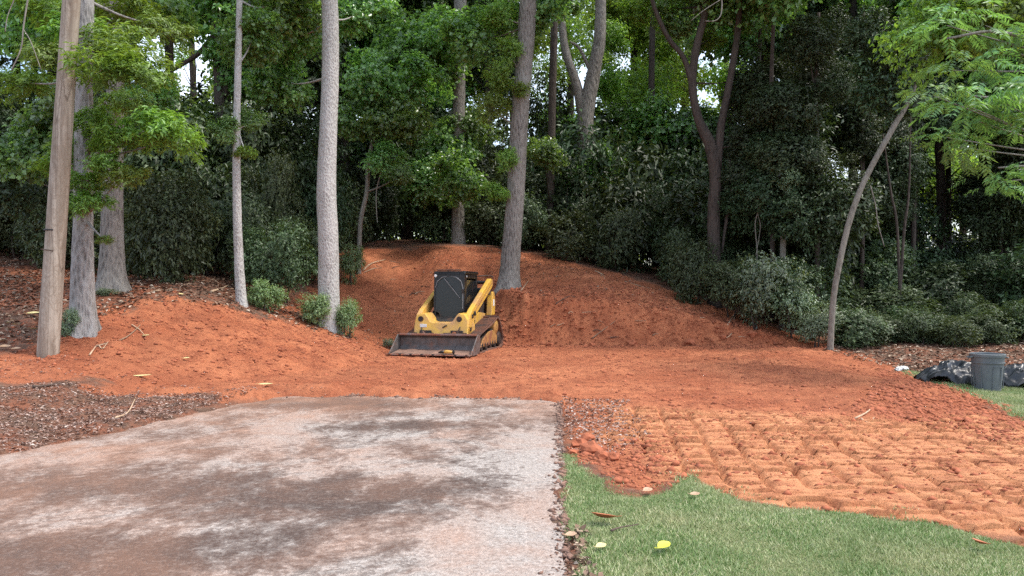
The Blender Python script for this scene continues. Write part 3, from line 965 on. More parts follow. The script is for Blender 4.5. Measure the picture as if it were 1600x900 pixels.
tree('forked_tree', 'grey tree forked into two thick upright limbs above the thicket',
     [(917, 400, 30), (915, 220, 26), (916, 175, 25), (930, 100, 21), (938, 40, 18), (938, -150, 15)], 31, B['brown'],
     [[(914, 190, 19), (900, 130, 15), (884, 80, 13), (877, 20, 12), (872, -120, 10)], [(922, 110, 6), (905, 75, 5), (890, 65, 3)]],
     [('fresh', 950, 130, 33, .8), ('maple', 905, 300, 31, 1.1), ('maple', 940, 260, 31.5, 1.1), ('fresh', 960, 60, 32, .8)], ('canopy', 2, 15, 22, 4, 2.2), 'tree', None, 14, .3, .04)
tree('crooked_tree', 'dark crooked trunk splitting into several black limbs over the thicket',
     [(1117, 402, 22), (1115, 340, 20), (1118, 280, 19), (1111, 230, 20), (1091, 185, 14), (1082, 130, 13), (1089, 70, 12), (1102, 10, 11), (1108, -150, 9)], 23.5, B['dark'],
     [[(1120, 262, 16), (1128, 190, 13), (1145, 100, 11), (1155, 20, 10), (1160, -150, 8)], [(1083, 135, 11), (1068, 90, 9), (1045, 60, 8), (1022, 10, 7), (1005, -60, 5)],
      [(1128, 395, 4), (1135, 345, 5), (1142, 300, 4), (1140, 250, 3)]],
     [('maple', 1050, 30, 24, .7), ('maple', 1130, 10, 24.5, .8), ('dark', 1170, 120, 24, .9), ('fresh', 1000, 10, 25, .7), ('fresh', 1110, 60, 25.5, .5), ('dark', 1165, 220, 23.5, .8)], ('canopy', 2, 13, 19, 3.5, 2.0), 'tree', None, 14, .2, .07)
tree('slim_sapling', 'straight slim tan sapling rising from the pale shrubs',
     [(1221, 450, 11), (1223, 400, 10), (1226, 340, 9), (1228, 280, 7), (1238, 200, 3)], 22.6, B['tan'], (),
     [('pale', 1235, 285, 22, .5), ('shrub', 1205, 245, 22.3, .6), ('pale', 1240, 325, 22, .28), ('shrub', 1250, 230, 22.4, .6)], None, 'sapling', None, 8, .1, .04)
tree('leaning_tree', 'pale slender trunk leaning over the edge of the red clay beside the shrubs',
     [(1296, 530, 10.5), (1302, 470, 10), (1312, 410, 10), (1326, 350, 10), (1345, 295, 9.5), (1370, 245, 9.5), (1397, 197, 9.5), (1425, 145, 8.5), (1445, 60, 7.5), (1455, -100, 6)], 19.6, B['tan'], (),
     [('dark', 1420, 90, 19.5, .8), ('dark', 1380, 130, 20, .8), ('maple', 1440, 40, 19.5, .8), ('dark', 1360, 60, 20.5, .9), ('dark', 1410, 160, 20, .6)], ('canopy', 1, 11, 15, 2.5, 1.8), 'tree', None, 10, .15, .04)
for i, pth in enumerate(([(1408, 430, 5.5), (1402, 360, 5), (1392, 300, 4), (1380, 210, 2)], [(1402, 430, 5), (1412, 370, 5), (1420, 300, 4), (1423, 180, 2)])):
    tree('thin_stem', 'thin bare grey stem sprouting from the ivy, one of a close pair', pth, 22.5, B['dark'], (), (), None, 'stem', 'pair of thin stems in the ivy', 7, .1, .03)

# walnut-like boughs entering above the trash can
wal = tree('walnut_tree', 'tree beside the lawn with bright drooping compound leaves',
           [(1760, 560, 30), (1755, 400, 28), (1750, 250, 26), (1745, 100, 24), (1740, -150, 20)], 14.5, B['brown'],
           [[(1750, 250, 12), (1680, 190, 8, 14), (1600, 160, 6, 13.5), (1520, 150, 4, 13.2)], [(1752, 300, 10), (1680, 270, 7, 14), (1610, 260, 5, 13.6), (1560, 262, 3, 13.4)], [(1747, 160, 12), (1660, 80, 8, 14), (1560, 50, 6, 13.5), (1480, 60, 4, 13.2)]],
           [('walnut', 1460, 150, 13.0, .6), ('walnut', 1510, 165, 13.1, .75), ('walnut', 1560, 155, 13.2, .8), ('walnut', 1600, 140, 13.0, .8), ('walnut', 1490, 110, 13.4, .7), ('walnut', 1545, 100, 13.6, .7), ('walnut', 1500, 230, 13.1, .6), ('walnut', 1480, 215, 13.2, .4),
            ('walnut', 1560, 285, 13.3, .6), ('walnut', 1590, 265, 13.2, .5), ('walnut', 1530, 190, 13.6, .6), ('walnut', 1590, 200, 13.6, .6), ('walnut', 1480, 40, 13.6, .8), ('walnut', 1540, 40, 13.8, .8), ('walnut', 1590, 60, 13.9, .8), ('fresh', 1500, 20, 15, .8), ('fresh', 1570, 30, 15, .8), ('fresh', 1450, 60, 15.5, .7)],
           ('canopy', 1, 9, 13, 2.5, 1.7), 'tree', None, 12, .3, .05)

# dark evergreen masses on the east side
for i, (px, d, hpx) in enumerate([(1205, 23, 60), (1275, 22.5, 30), (1345, 24, 60), (1185, 25, 120), (1425, 25.5, 150), (1562, 26, 230), (1625, 25, 180)]):
    tree('holly_tree', ['dense dark evergreen tree beside the straight tan sapling', 'dense dark evergreen tree between the tan sapling and the leaning trunk', 'dense dark evergreen tree just past the leaning trunk', 'dense dark evergreen tree close to the crooked trunk', 'dense dark evergreen tree behind the pair of thin stems', 'dense dark evergreen tree standing behind the trash can', 'dense dark evergreen tree past the trash can'][i], [(px, 430, 9), (px + 3, 300, 8), (px, 150, 7), (px + 4, 20, 6)], d, B['dark'], (),
         box_clumps('dark', px - 55, px + 55, hpx, 350, d - .6, d + 1.0, 15, .6, 1.0, 300 + i, GAPS), ('canopy', 1, 10, 13, 2, 1.8), 'tree', 'dark evergreen trees behind the leaning trunk', 8, .1, .04)

# the wood behind: every trunk its own tree
WOOD = [(-120, 27, 15, 'maple'), (-40, 24, 14, 'dark'), (20, 30, 16, 'maple'), (85, 34, 18, 'maple'), (150, 28, 17, 'dark'), (262, 33, 17, 'maple'), (345, 27, 22, 'maple'), (357, 36, 14, 'dark'), (425, 31, 15, 'dark'), (470, 38, 14, 'maple'),
        (535, 33, 22, 'maple'), (640, 36, 16, 'maple'), (760, 37, 14, 'dark'), (800, 42, 16, 'far'), (985, 40, 15, 'far'), (1025, 34, 12, 'maple'), (1075, 45, 14, 'far'), (1190, 33, 18, 'dark'), (1260, 38, 16, 'maple'), (1330, 31, 15, 'dark'),
        (1432, 27, 15, 'dark'), (1464, 28, 16, 'dark'), (1485, 31, 10, 'maple'), (1537, 29, 13, 'dark'), (1580, 26, 15, 'maple'), (1640, 28, 16, 'dark'), (1720, 25, 16, 'maple'), (25, 47, 13, 'far'), (165, 49, 13, 'far'), (300, 46, 13, 'far'), (440, 50, 12, 'far'), (570, 48, 13, 'far'), (690, 52, 12, 'far'), (890, 50, 12, 'far'), (1020, 52, 12, 'far'), (1135, 50, 12, 'far'), (1395, 46, 12, 'far'), (1505, 43, 12, 'far'), (1590, 46, 12, 'far')]
WL = {'maple': 'dark trunk with mid green leaves', 'dark': 'dark trunk with blackish green leaves', 'far': 'far tree with light yellow green leaves'}
for i, (px, d, w, k) in enumerate(WOOD):
    r = random.Random(4000 + i)
    j = lambda: r.uniform(-7, 7)
    y1 = 40 if k == 'far' else -30
    gp = [(305, 105, 30, 45), (885, 70, 25, 55), (1035, 120, 25, 20), (445, 205, 18, 20)] if k == 'far' else GAPS2
    lb_ = [[(346, 40, 11), (312, 82, 9), (272, 108, 7), (240, 128, 4)], [(352, 150, 13), (362, 60, 11), (366, -60, 9)]] if px == 345 else ()
    kk = {'maple': 'maple', 'dark': 'dark', 'far': 'far'}[k]
    cl = box_clumps(kk, px - 95, px + 95, y1, 270, d - 1.5, d + 2.0, 4 if k == 'far' else 8, 1.1, 1.6, 4100 + i, gp)
    cl += box_clumps('maple' if k != 'far' else 'far', px - 80, px + 80, -60, 60, d - 1.5, d + 2.5, 3, 1.2, 1.7, 4200 + i, gp)
    for gx_, gy_, gw_, gh2_ in GAPS2:
        if k == 'far' and abs(gx_ - px) < 75: cl += box_clumps('lace', gx_ - gw_, gx_ + gw_, gy_ - gh2_, gy_ + gh2_, d - 4, d + 3, 2 + int(gw_ * gh2_ / 500), 1.1, 1.6, 4400 + i)
    if px in (1505, 1590): cl += box_clumps('far', 1450, 1630, 235, 350, d - 2, d + 1, 9, .9, 1.3, 4300 + i)
    tree('wood_tree', WL[k] + ', ' + near(px), [(px + j(), 400, w), (px + j(), 280, w * .95), (px + j(), 140, w * .85), (px + j(), 0, w * .8), (px + j(), -150, w * .6)], d, B['dark'], lb_, cl,
         ('canopy', 1, CAM_Z + 560 / F * d, CAM_Z + 760 / F * d, 3, 2.2), 'tree', 'trees standing in the wood behind, ' + k, 10, .3, .05)


# ------------------------------------------------------------------ shrubs and thicket
def shrub(name, label, kind, px, d, rad, hz, seed, group=None, lift=.55, x=None):
    r = random.Random(seed)
    x = (px - 800) / F * d if x is None else x
    z = Hs(x, d)
    root = empty(name, (x, d, z))
    tag(root, label, 'shrub', group)
    leafy(root, kind, x, d, z + hz * lift, rad, seed, hz * .62)
    for q in range(2):
        a = r.uniform(0, 6.28)
        limb_mesh(root, 'stem', [(x + .1 * math.cos(a), d + .1 * math.sin(a), z - .1, .025), (x + .25 * rad * math.cos(a), d + .25 * rad * math.sin(a), z + hz * .4, .015), (x + .4 * rad * math.cos(a + .5), d + .4 * rad * math.sin(a + .5), z + hz * .8, .006)], B['dark'], 5, 3, seed, 0, 0)
    return root


# thicket wall in three rows behind the clearing (px spacing from size), edge follows the clay
EDGE = [(-200, 23), (0, 23.5), (200, 20.5), (330, 20.5), (440, 21), (500, 23.5), (545, 28), (600, 30), (700, 30), (780, 29.3), (840, 28.2), (950, 26.6), (1060, 25), (1130, 24), (1200, 23), (1290, 22), (1400, 21.6), (1600, 21.2), (1800, 21)]
ex, ed = zip(*EDGE)
k_ = 0
for row, (dd, s0, s1, h0, h1) in enumerate([(1.0, .8, 1.2, 1.5, 2.2), (2.6, 1.1, 1.6, 2.6, 3.6), (4.6, 1.4, 1.9, 3.8, 5.0), (8.0, 1.7, 2.2, 4.5, 6.0), (11.5, 2.0, 2.5, 4.0, 5.0)]):
    px = -120
    while px < 1720:
        d = float(np.interp(px, ex, ed)) + dd
        r = random.Random(6000 + k_)
        s = r.uniform(s0, s1)
        hz = r.uniform(h0, h1)
        if row < 2 and (600 < px < 690 or 985 < px < 1050 or (px > 1560 and row == 0)):
            px += s * F / d; k_ += 1
            continue
        if 1290 < px: hz *= .62 if row < 3 else .65
        if px > 1440 and row >= 3: hz *= .7
        kind = 'shrub' if (row == 0 or r.random() < .3) else 'dark'
        lab = ['low leafy shrub at the thicket front, ', 'dark evergreen shrub inside the thicket, ', 'tall dark evergreen shrub in the thicket, ', 'tallest dark shrub deep in the thicket, ', 'farthest dark shrub closing the thicket, '][row] + near(px)
        shrub('thicket_shrub', lab, kind, px + r.uniform(-8, 8), d + r.uniform(-.5, .5), s, hz, 6000 + k_, 'thicket shrubs, row ' + ['one', 'two', 'three', 'four', 'five'][row])
        k_ += 1
        px += s * F / d * 1.25 * (1.0 if row else r.uniform(.9, 1.4))

shrub('rounded_bush', 'large rounded grey green bush between the oaks and the slim pale trunk', 'shrub', 270, 19.3, 1.25, 2.5, 71)
shrub('rounded_bush', 'dark bush filling the gap between the slim trunk and the thick pale trunk', 'shrub', 440, 20.6, 1.0, 2.0, 72)
shrub('rounded_bush', 'low bush spreading beside the brown oak trunk', 'shrub', 225, 20.2, 1.0, 2.0, 73)
shrub('small_bush', 'small green bush standing alone right beside the slim spotted trunk', 'bright', 411, 18.4, .38, .85, 74)
shrub('small_bush', 'bright green bush hugging the foot of the thick pale trunk, on its loader-far side', 'bright', 493, 18.7, .40, .75, 75)
shrub('small_bush', 'ragged olive bush hugging the foot of the thick pale trunk, on its loader side', 'bright', 541, 18.9, .38, .85, 76)
shrub('small_bush', 'leafy sprout between the thick pale trunk and the bent sapling', 'bright', 548, 24.5, .45, 1.2, 77)
shrub('small_bush', 'tiny weed tuft rooted in the clay slope', 'pale', 606, 19.6, .17, .25, 78)
for i, (px, d, s, h, k) in enumerate([(1185, 21.3, 1.0, 2.1, 'pale'), (1245, 20.9, .85, 1.5, 'pale'), (1145, 22.0, .85, 1.6, 'shrub'), (1085, 23.0, .9, 1.6, 'shrub'), (1272, 20.5, .55, 1.0, 'pale'), (1222, 21.8, .9, 2.0, 'shrub')]):
    shrub('edge_shrub', ['pale silvery shrub, tallest of the light bushes on the clay edge', 'light green shrub next to the leaning trunk', 'grey green shrub between the crooked trunk and the silvery shrub', 'low grey green shrub below the crooked trunk', 'small light shrub touching the foot of the leaning trunk', 'grey green shrub around the straight tan sapling'][i], k, px, d, s, h, 80 + i)
for i in range(16):
    r = random.Random(900 + i)
    px = 1330 + i * 22 + r.uniform(-8, 8)
    shrub('ivy_mound', 'low dark ivy mound along the litter strip behind the trash can', 'shrub', px, 20.6 + r.uniform(-.3, 1.2), r.uniform(.55, .85), r.uniform(.6, 1.15), 900 + i, 'ivy mounds behind the trash can', .45)
shrub('small_bush', 'straggly sprout between the utility pole and the flared oak', 'pale', 103, 13.2, .2, .5, 95)
shrub('small_bush', 'flat leafy sprout between the two oak trunks', 'pale', 166, 15.9, .26, .22, 96)

# far wood seen as one mass through the gaps
r = np.random.default_rng(55)
N = 70000
cxs = r.uniform(-62, 62, 420); cys = r.uniform(58, 82, 420); czs = r.uniform(0, 1, 420)
top_ = 11.5 + 6 * vnoise(cxs * .12, cys * 0, 3)
czs = 2 + czs ** .8 * top_
ci = r.integers(0, 420, N)
pos = np.c_[cxs[ci], cys[ci], czs[ci]] + rnd_dirs(N, r) * (r.uniform(0, 1, (N, 1)) ** .4) * 3.0
ln = r.uniform(.22, .46, N)
nr = rnd_dirs(N, r) * .8; nr[:, 2] += .6
V, Fc = leaf_quads(pos, nr, rnd_dirs(N, r), ln, ln * .75)
tag(link('distant_wood_foliage', mesh_np('distant_wood_foliage', V, Fc), L['far']), 'far light green foliage closing the view through the trees', 'foliage', None, 'stuff')

# ------------------------------------------------------------------ utility pole
px0, d0 = 74, 12.5
root = empty('utility_pole', ((px0 - 800) / F * d0, d0, 0))
root.location.z = Hs(root.location.x, d0)
tag(root, 'tall weathered wooden utility pole leaning over the clay bank', 'pole')
pth = []
for k in range(22):
    t = k / 21
    py = 590 - t * 800
    w = W(74.5 + (560 - py) * .0665, py, d0)
    pth.append((w.x - root.location.x, 0, w.z - root.location.z, (36.5 - 7 * (560 - py) / 560) / F * d0 / 2 * .87))
MB().tube([q[:3] for q in pth], [q[3] for q in pth], 24, True, .008, 3).build('shaft', M['pole'], root, 0, True)
w = W(87, 361, d0)
mbr = .5 * 34.5 / F * d0 * .87
MB().tube([(w.x - root.location.x - .012, 0, w.z - root.location.z), (w.x - root.location.x - .011, 0, w.z - root.location.z + .022)], [mbr + .004] * 2, 24).build('wire_band', M['dark'], root)
w = W(82, 391, d0)
MB().box((w.x - root.location.x, -mbr * .97, w.z - root.location.z), (.19, .02, .012), Matrix.Rotation(.12, 3, 'Y')).build('notch_tag', M['darkwood'], root)

# ------------------------------------------------------------------ compact track loader
LO = empty('track_loader', (-1.40, 19.77, .0), math.radians(-13))
tag(LO, 'yellow and black compact track loader with its bucket lowered on the clay', 'loader')
# tracks
prof = [(-1.10, .05), (-.98, .0), (1.12, .0), (1.28, .06), (1.34, .2), (1.26, .36), (.98, .70), (.86, .77), (.72, .78), (.58, .74), (-.92, .44), (-1.1, .38), (-1.2, .26), (-1.19, .14)]


def resample(poly, step):
    pts = []
    n = len(poly)
    for i in range(n):
        a, b = Vector(poly[i]), Vector(poly[(i + 1) % n])
        k = max(1, round((b - a).length / step))
        pts += [a.lerp(b, j / k) for j in range(k)]
    return pts


rp = resample(prof, .1)
cen = Vector((.2, .32))
for s in (-1, 1):
    a0, a1 = (.50 * s, .90 * s)
    # belt loop with thickness
    vs, fs = [], []
    for q in rp:
        dirn = (cen - q).normalized() * .045
        for a in (a0, a1):
            vs.append((a, q.x, q.y)); vs.append((a, q.x + dirn.x, q.y + dirn.y))
    n_ = len(rp)
    for i in range(n_):
        b, c = i * 4, ((i + 1) % n_) * 4
        fs += [(b, b + 2, c + 2, c), (b + 1, c + 1, c + 3, b + 3), (b, c, c + 1, b + 1), (b + 2, b + 3, c + 3, c + 2)]
    tr = MB().add(vs, fs).build('track', M['rubber'], LO)
    for i in range(n_):                          # cleats
        q = rp[i]; nx_ = rp[(i + 1) % n_]; pv = rp[i - 1]
        t = (nx_ - pv).normalized()
        nn = Vector((t.y, -t.x))
        if nn.dot(q - cen) < 0: nn = -nn
        ang = math.atan2(t.y, t.x)
        for off, wd in ((a0 + .11 * s, .18), (a1 - .10 * s, .19)):
            sh = .05 if off == a0 + .11 * s else 0
            c = q + nn * .014 + t * sh
            if c.y < .012: continue
            MB().box((off, c.x, c.y), (wd, .048, .034), Matrix.Rotation(ang, 3, 'X')).build('cleat', M['rubber'], tr, 0)
    # frame, idlers, sprocket, rollers
    MB().prism([(-.95, .09), (1.05, .09), (1.1, .2), (.9, .42), (.55, .5), (-.75, .30), (-1.0, .22)], a0 + .08 * s, a1 - .09 * s, 'x').build('track_frame', M['dark'], LO, .01)
    pl = MB().prism([(-.72, .12), (.82, .12), (.86, .30), (.45, .47), (.05, .45), (-.5, .30)], a1 - .088 * s, a1 - .05 * s, 'x').build('guard_plate', M['yellow_dirty'], LO, .01)
    for k in range(6):
        MB().box((a1 - .045 * s, -.58 + k * .24, .155), (.016, .085, .085), Matrix.Rotation(.5, 3, 'X')).build('slot', M['dark'], pl, .004)
    MB().lathe([(.13, -.16), (.19, -.15), (.19, .13), (.15, .16), (.06, .17)], 20, ((a0 + a1) / 2, -1.0, .22), 'x').build('idler_wheel', M['dark'], LO)
    MB().lathe([(.13, -.16), (.19, -.15), (.19, .13), (.15, .16), (.06, .17)], 20, ((a0 + a1) / 2, 1.12, .22), 'x').build('idler_wheel', M['dark'], LO)
    sp = MB().lathe([(.16, -.14), (.21, -.13), (.21, .13), (.12, .17), (.05, .18)], 18, ((a0 + a1) / 2, .78, .54), 'x').build('drive_sprocket', M['yellow_dirty'], LO)
    for k in range(7):
        a = k * 6.283 / 7
        MB().lathe([(.018, 0), (.018, .02)], 6, (a1 - .045 * s if s > 0 else a1 + .025, .78 + .085 * math.cos(a), .54 + .085 * math.sin(a)), 'x').build('bolt', M['dark'], sp)
    for k in range(4):
        MB().lathe([(.075, -.15), (.085, -.13), (.085, .13), (.075, .15)], 14, ((a0 + a1) / 2, -.62 + k * .42, .10), 'x').build('roller', M['dark'], LO)
# chassis and body
MB().prism([(-1.0, .26), (1.1, .26), (1.28, .5), (1.28, 1.1), (.7, 1.2), (-.4, .9), (-.9, .62)], -.485, .485, 'x').build('chassis', M['dark'], LO, .02)
for s in (-1, 1):
    MB().prism([(-.86, .40), (.98, .62), (1.02, .86), (.3, .92), (-.30, .78), (-.82, .60)], .489 * s, .53 * s, 'x').build('side_panel', M['yellow'], LO, .008)
# front hood with a V dip under the cab glass
hood = [(-.66, .40), (-.66, .62), (-.64, .80), (-.56, .92), (-.41, .94), (-.33, .84), (-.27, .745), (-.17, .72), (.17, .72), (.27, .745), (.33, .84), (.41, .94), (.56, .92), (.64, .80), (.66, .62), (.66, .40)]
mb = MB()
nH = len(hood)
vs = [(x, -1.20 + .10 * (z - .4) / .5, z) for x, z in hood] + [(x * 1.0, -.55, min(z, 1.0)) for x, z in hood]
mb.add(vs, [tuple(range(nH))[::-1], tuple(range(nH, 2 * nH))] + [(i, (i + 1) % nH, (i + 1) % nH + nH, i + nH) for i in range(nH)])
hd = mb.build('front_hood', M['yellow'], LO, .022)
for cx in (-.36, .40):
    MB().box((cx, -1.195, .475), (.30, .03, .13)).build('hood_recess', M['dark'], hd, .012)
    MB().lathe([(.045, 0), (.05, .03), (.03, .05)], 14, (cx - .06, -1.245, .465), 'y').build('coupler_pin', M['steel_edge'], hd)
MB().box((-.42, -1.176, .645), (.17, .012, .075)).build('decal', M['white'], hd, .004)
MB().box((.10, -1.178, .63), (.12, .02, .03), Matrix.Rotation(-.5, 3, 'Y')).build('latch', M['dark'], hd, .004)
for cx in (-.50, .44):
    MB().lathe([(.065, 0), (.065, .02), (.05, .03)], 16, (cx, -1.14, .80), 'y').build('dark_recess_disc', M['dark'], hd)  # dark discs added to stand for dark hood recesses, no lamps here
# cab
cab = MB().prism([(-.50, .78), (-.44, 1.84), (-.36, 1.90), (.62, 1.90), (.70, 1.80), (.74, 1.0), (.3, .9)], -.375, -.335, 'x')
cab.prism([(-.50, .78), (-.44, 1.84), (-.36, 1.90), (.62, 1.90), (.70, 1.80), (.74, 1.0), (.62, 1.0), (.60, 1.74), (-.26, 1.76), (-.36, 1.05), (.30, 1.05), (.30, .9)], .335, .375, 'x')
cb = cab.build('cab_frame', M['black'], LO, .012)
MB().prism([(-.50, 1.86), (-.46, 1.93), (.66, 1.93), (.74, 1.86)], -.40, .40, 'x').build('cab_roof', M['black'], LO, .02)
MB().prism([(.70, 1.0), (.74, 1.0), (.72, 1.86), (.68, 1.86)], -.334, .334, 'x').build('cab_rear', M['black'], LO, .005)
# front door: frame ring with arch, glass, hinge bar
dout = [(-.385, .98), (-.385, 1.855), (.385, 1.855), (.385, .98), (.26, .93), (.17, .735), (-.17, .735), (-.26, .93)]
din = [(-.345, 1.02), (-.345, 1.52), (-.30, 1.68), (-.18, 1.78), (0, 1.81), (.18, 1.78), (.30, 1.68), (.345, 1.52), (.345, 1.02), (.235, .95), (.145, .765), (-.145, .765), (-.235, .95)]


def plane_y(z):
    return -.535 + .045 * (z - .75)


def ring(outer, inner, th):
    bm = bmesh.new()
    def lp(poly, dy):
        vsx = [bm.verts.new((x, plane_y(z) + dy, z)) for x, z in poly]
        es = [bm.edges.new((vsx[i], vsx[(i + 1) % len(vsx)])) for i in range(len(vsx))]
        return vsx, es
    for dy in (0, th):
        _, e1 = lp(outer, dy); _, e2 = lp(inner, dy)
        bmesh.ops.triangle_fill(bm, use_beauty=True, edges=e1 + e2)
    for poly in (outer, inner):
        for i in range(len(poly)):
            a, b = poly[i], poly[(i + 1) % len(poly)]
            q = [bm.verts.new((a[0], plane_y(a[1]), a[1])), bm.verts.new((b[0], plane_y(b[1]), b[1])), bm.verts.new((b[0], plane_y(b[1]) + th, b[1])), bm.verts.new((a[0], plane_y(a[1]) + th, a[1]))]
            bm.faces.new(q)
    bmesh.ops.remove_doubles(bm, verts=bm.verts, dist=1e-4)
    bmesh.ops.recalc_face_normals(bm, faces=bm.faces)
    return bm


bm = ring(dout, din, .035)
me = bpy.data.meshes.new('cab_door'); bm.to_mesh(me); bm.free()
door = link('cab_door', me, M['black'], LO)
MB().add([(x, plane_y(z) + .015, z) for x, z in din], [tuple(range(len(din)))]).build('windscreen', M['glass'], door)
tb_ = MB()
tb_.tube([(x, plane_y(z) - .012, z) for x, z in din[1:9]], .013, 6)
tb_.build('door_seal', M['seal'], door)
MB().tube([(-.12, plane_y(1.75) - .02, 1.75), (.28, plane_y(1.28) - .02, 1.28)], .010, 6).build('wiper_arm', M['seal'], door)
MB().box((.345, plane_y(1.45) - .03, 1.45), (.05, .04, .10)).build('door_handle', M['dark'], door, .006)
MB().lathe([(.0, -.012), (.034, -.01), (.034, .02), (.0, .022)], 14, (-.345, plane_y(1.83) - .012, 1.82), 'y').build('cab_lamp', M['lamp'], LO)
MB().lathe([(.0, -.012), (.025, -.01), (.025, .02), (.0, .022)], 14, (.365, -.30, 1.80), 'y').build('cab_lamp', M['lamp'], LO)
MB().add([(.357, -.33, 1.08), (.357, -.24, 1.72), (.357, .58, 1.70), (.357, .60, 1.06), (.357, .3, 1.07)], [(0, 1, 2, 3, 4)]).build('side_window', M['glass'], LO)
MB().prism([(.05, 1.0), (.12, 1.5), (.28, 1.62), (.36, 1.55), (.3, 1.0)], -.22, .22, 'x').build('seat', M['seat'], LO, .04)
MB().box((0, -.12, 1.0), (.46, .42, .12)).build('seat_cushion', M['seat'], LO, .04)
for s in (-1, 1):
    MB().tube([(.26 * s, -.30, .95), (.25 * s, -.36, 1.22)], .022, 8).build('joystick', M['seat'], LO)
    # lift arms
    arm = [(-1.16, .36), (-1.04, .36), (-.92, .66), (-.80, .80), (-.40, 1.02), (.96, 1.70), (1.10, 1.72), (1.12, 1.58), (.98, 1.50), (-.30, .86), (-.66, .62), (-.88, .34)]
    arm = [(-1.17, .36), (-1.10, .70), (-.98, .90), (-.78, 1.02), (.98, 1.76), (1.14, 1.74), (1.16, 1.58), (1.02, 1.50), (-.58, .83), (-.74, .74), (-.86, .34)]
    la = MB().prism(arm, .545 * s, .66 * s, 'x').build('lift_arm', M['yellow'], LO, .014)
    MB().prism([(-.70, .935), (1.0, 1.65), (1.02, 1.62), (-.68, .905)], .662 * s, .668 * s, 'x').build('arm_rib', M['yellow_dirty'], la)
    MB().lathe([(.05, -.012), (.05, .012)], 14, (.665 * s, -.80, .86), 'x').build('pivot_pin', M['dark'], la)
    MB().lathe([(.045, -.012), (.045, .012)], 14, (.665 * s, -.95, .56), 'x').build('pivot_pin', M['dark'], la)
    MB().prism([(.86, .82), (1.22, .82), (1.26, 1.2), (1.16, 1.42), (1.0, 1.42), (.92, 1.15)], .56 * s, .70 * s, 'x').build('rear_upright', M['yellow'], LO, .015)
    MB().box((.704 * s, 1.08, 1.14), (.012, .12, .17)).build('rear_badge', M['lamp'], LO, .004)  # whitish badge plate on the upright, not a lamp
    MB().tube([(.60 * s, .98, 1.34), (.60 * s, 1.06, 1.60)], .05, 8).build('arm_link', M['dark'], LO)
    MB().tube([(.50 * s, -.72, .72), (.50 * s, .30, 1.08)], .045, 10).build('lift_cylinder', M['dark'], LO)
    MB().tube([(.50 * s, .20, 1.045), (.50 * s, .92, 1.30)], .026, 10).build('cylinder_rod', M['steel_edge'], LO)
MB().tube([(-.6, 1.08, 1.66), (.6, 1.08, 1.66)], .045, 10).build('arm_cross_tube', M['black'], LO)
MB().box((0, 1.02, 1.24), (.95, .52, .56)).build('engine_cover', M['black'], LO, .04)
MB().tube([(.40, .70, 1.82), (.60, 1.10, 1.84), (.66, 1.16, 1.80)], .018, 6).build('hose_guide', M['dark'], LO)
for s in (-1, 1):                          # hydraulic hoses and fittings
    for k in range(3):
        MB().tube([(.50 * s, -1.02 + .02 * k, .66 - .03 * k), (.47 * s, -1.16, .62 - .05 * k), (.43 * s, -1.25, .50 - .04 * k), (.40 * s, -1.24, .40 - .02 * k)], .011, 6).build('hydraulic_hose', M['dark'], LO, 0, True)
    MB().lathe([(.055, 0), (.055, .03), (.03, .04)], 14, (.672 * s if s > 0 else -.712, -.66, .92), 'x').build('pivot_boss', M['dark'], LO)
    MB().box((.535 * s, -.30, .70), (.012, .34, .10)).build('warning_decal', M['white'] if s < 0 else M['black'], LO)
MB().tube([(-.30, -.50, 1.955), (.30, -.50, 1.955)], .016, 6).build('roof_rail', M['dark'], LO)
for q in range(5):
    MB().box((.378, -.12 + q * .14, 1.40), (.006, .012, .62)).build('window_bar', M['black'], LO)
# bucket
bk = [(-2.05, .035), (-1.50, .02), (-1.30, .06), (-1.22, .18), (-1.22, .36), (-1.30, .45), (-1.36, .46), (-1.36, .435), (-1.27, .37), (-1.26, .19), (-1.33, .09), (-1.5, .05), (-2.05, .05)]
bu = MB().prism(bk, -.945, .945, 'x').build('bucket', M['steel'], LO, .006)
for s in (-1, 1):
    MB().prism([(-2.0, .025), (-1.95, .07), (-1.42, .455), (-1.27, .45), (-1.205, .37), (-1.205, .17), (-1.29, .05), (-1.5, .012)], .947 * s, .972 * s, 'x').build('bucket_side', M['steel'], bu, .005)
MB().box((0, -1.395, .455), (1.86, .06, .045)).build('bucket_rim', M['steel_edge'], bu, .008)
MB().box((0, -2.07, .044), (1.97, .16, .02)).build('cutting_edge', M['steel_edge'], bu, .004)
for k in range(8):
    MB().box((-.90 + k * .257, -2.12, .055), (.05, .10, .022), Matrix.Rotation(.25, 3, 'Z')).build('edge_bolt', M['dark'], bu, .004)
for k in range(4):
    MB().box((-.6 + k * .4, -1.34, .485), (.16, .05, .018)).build('step_pad', M['dark'], bu, .004)
# heap of clay in the bucket
r = np.random.default_rng(3)
bx_, by_ = np.meshgrid(np.linspace(-.92, .92, 40), np.linspace(-2.0, -1.29, 14))
bz = .052 + .05 * sstep(-2.0, -1.35, by_) + .03 * fbm(bx_, by_, 5, 3, 9)
ix = (np.arange(13)[:, None] * 40 + np.arange(39)[None]).ravel()
ho = link('clay_heap', smooth(mesh_np('clay_heap', np.c_[bx_.ravel(), by_.ravel(), bz.ravel()], np.c_[ix, ix + 1, ix + 41, ix + 40])), M['dry_clay'], bu)
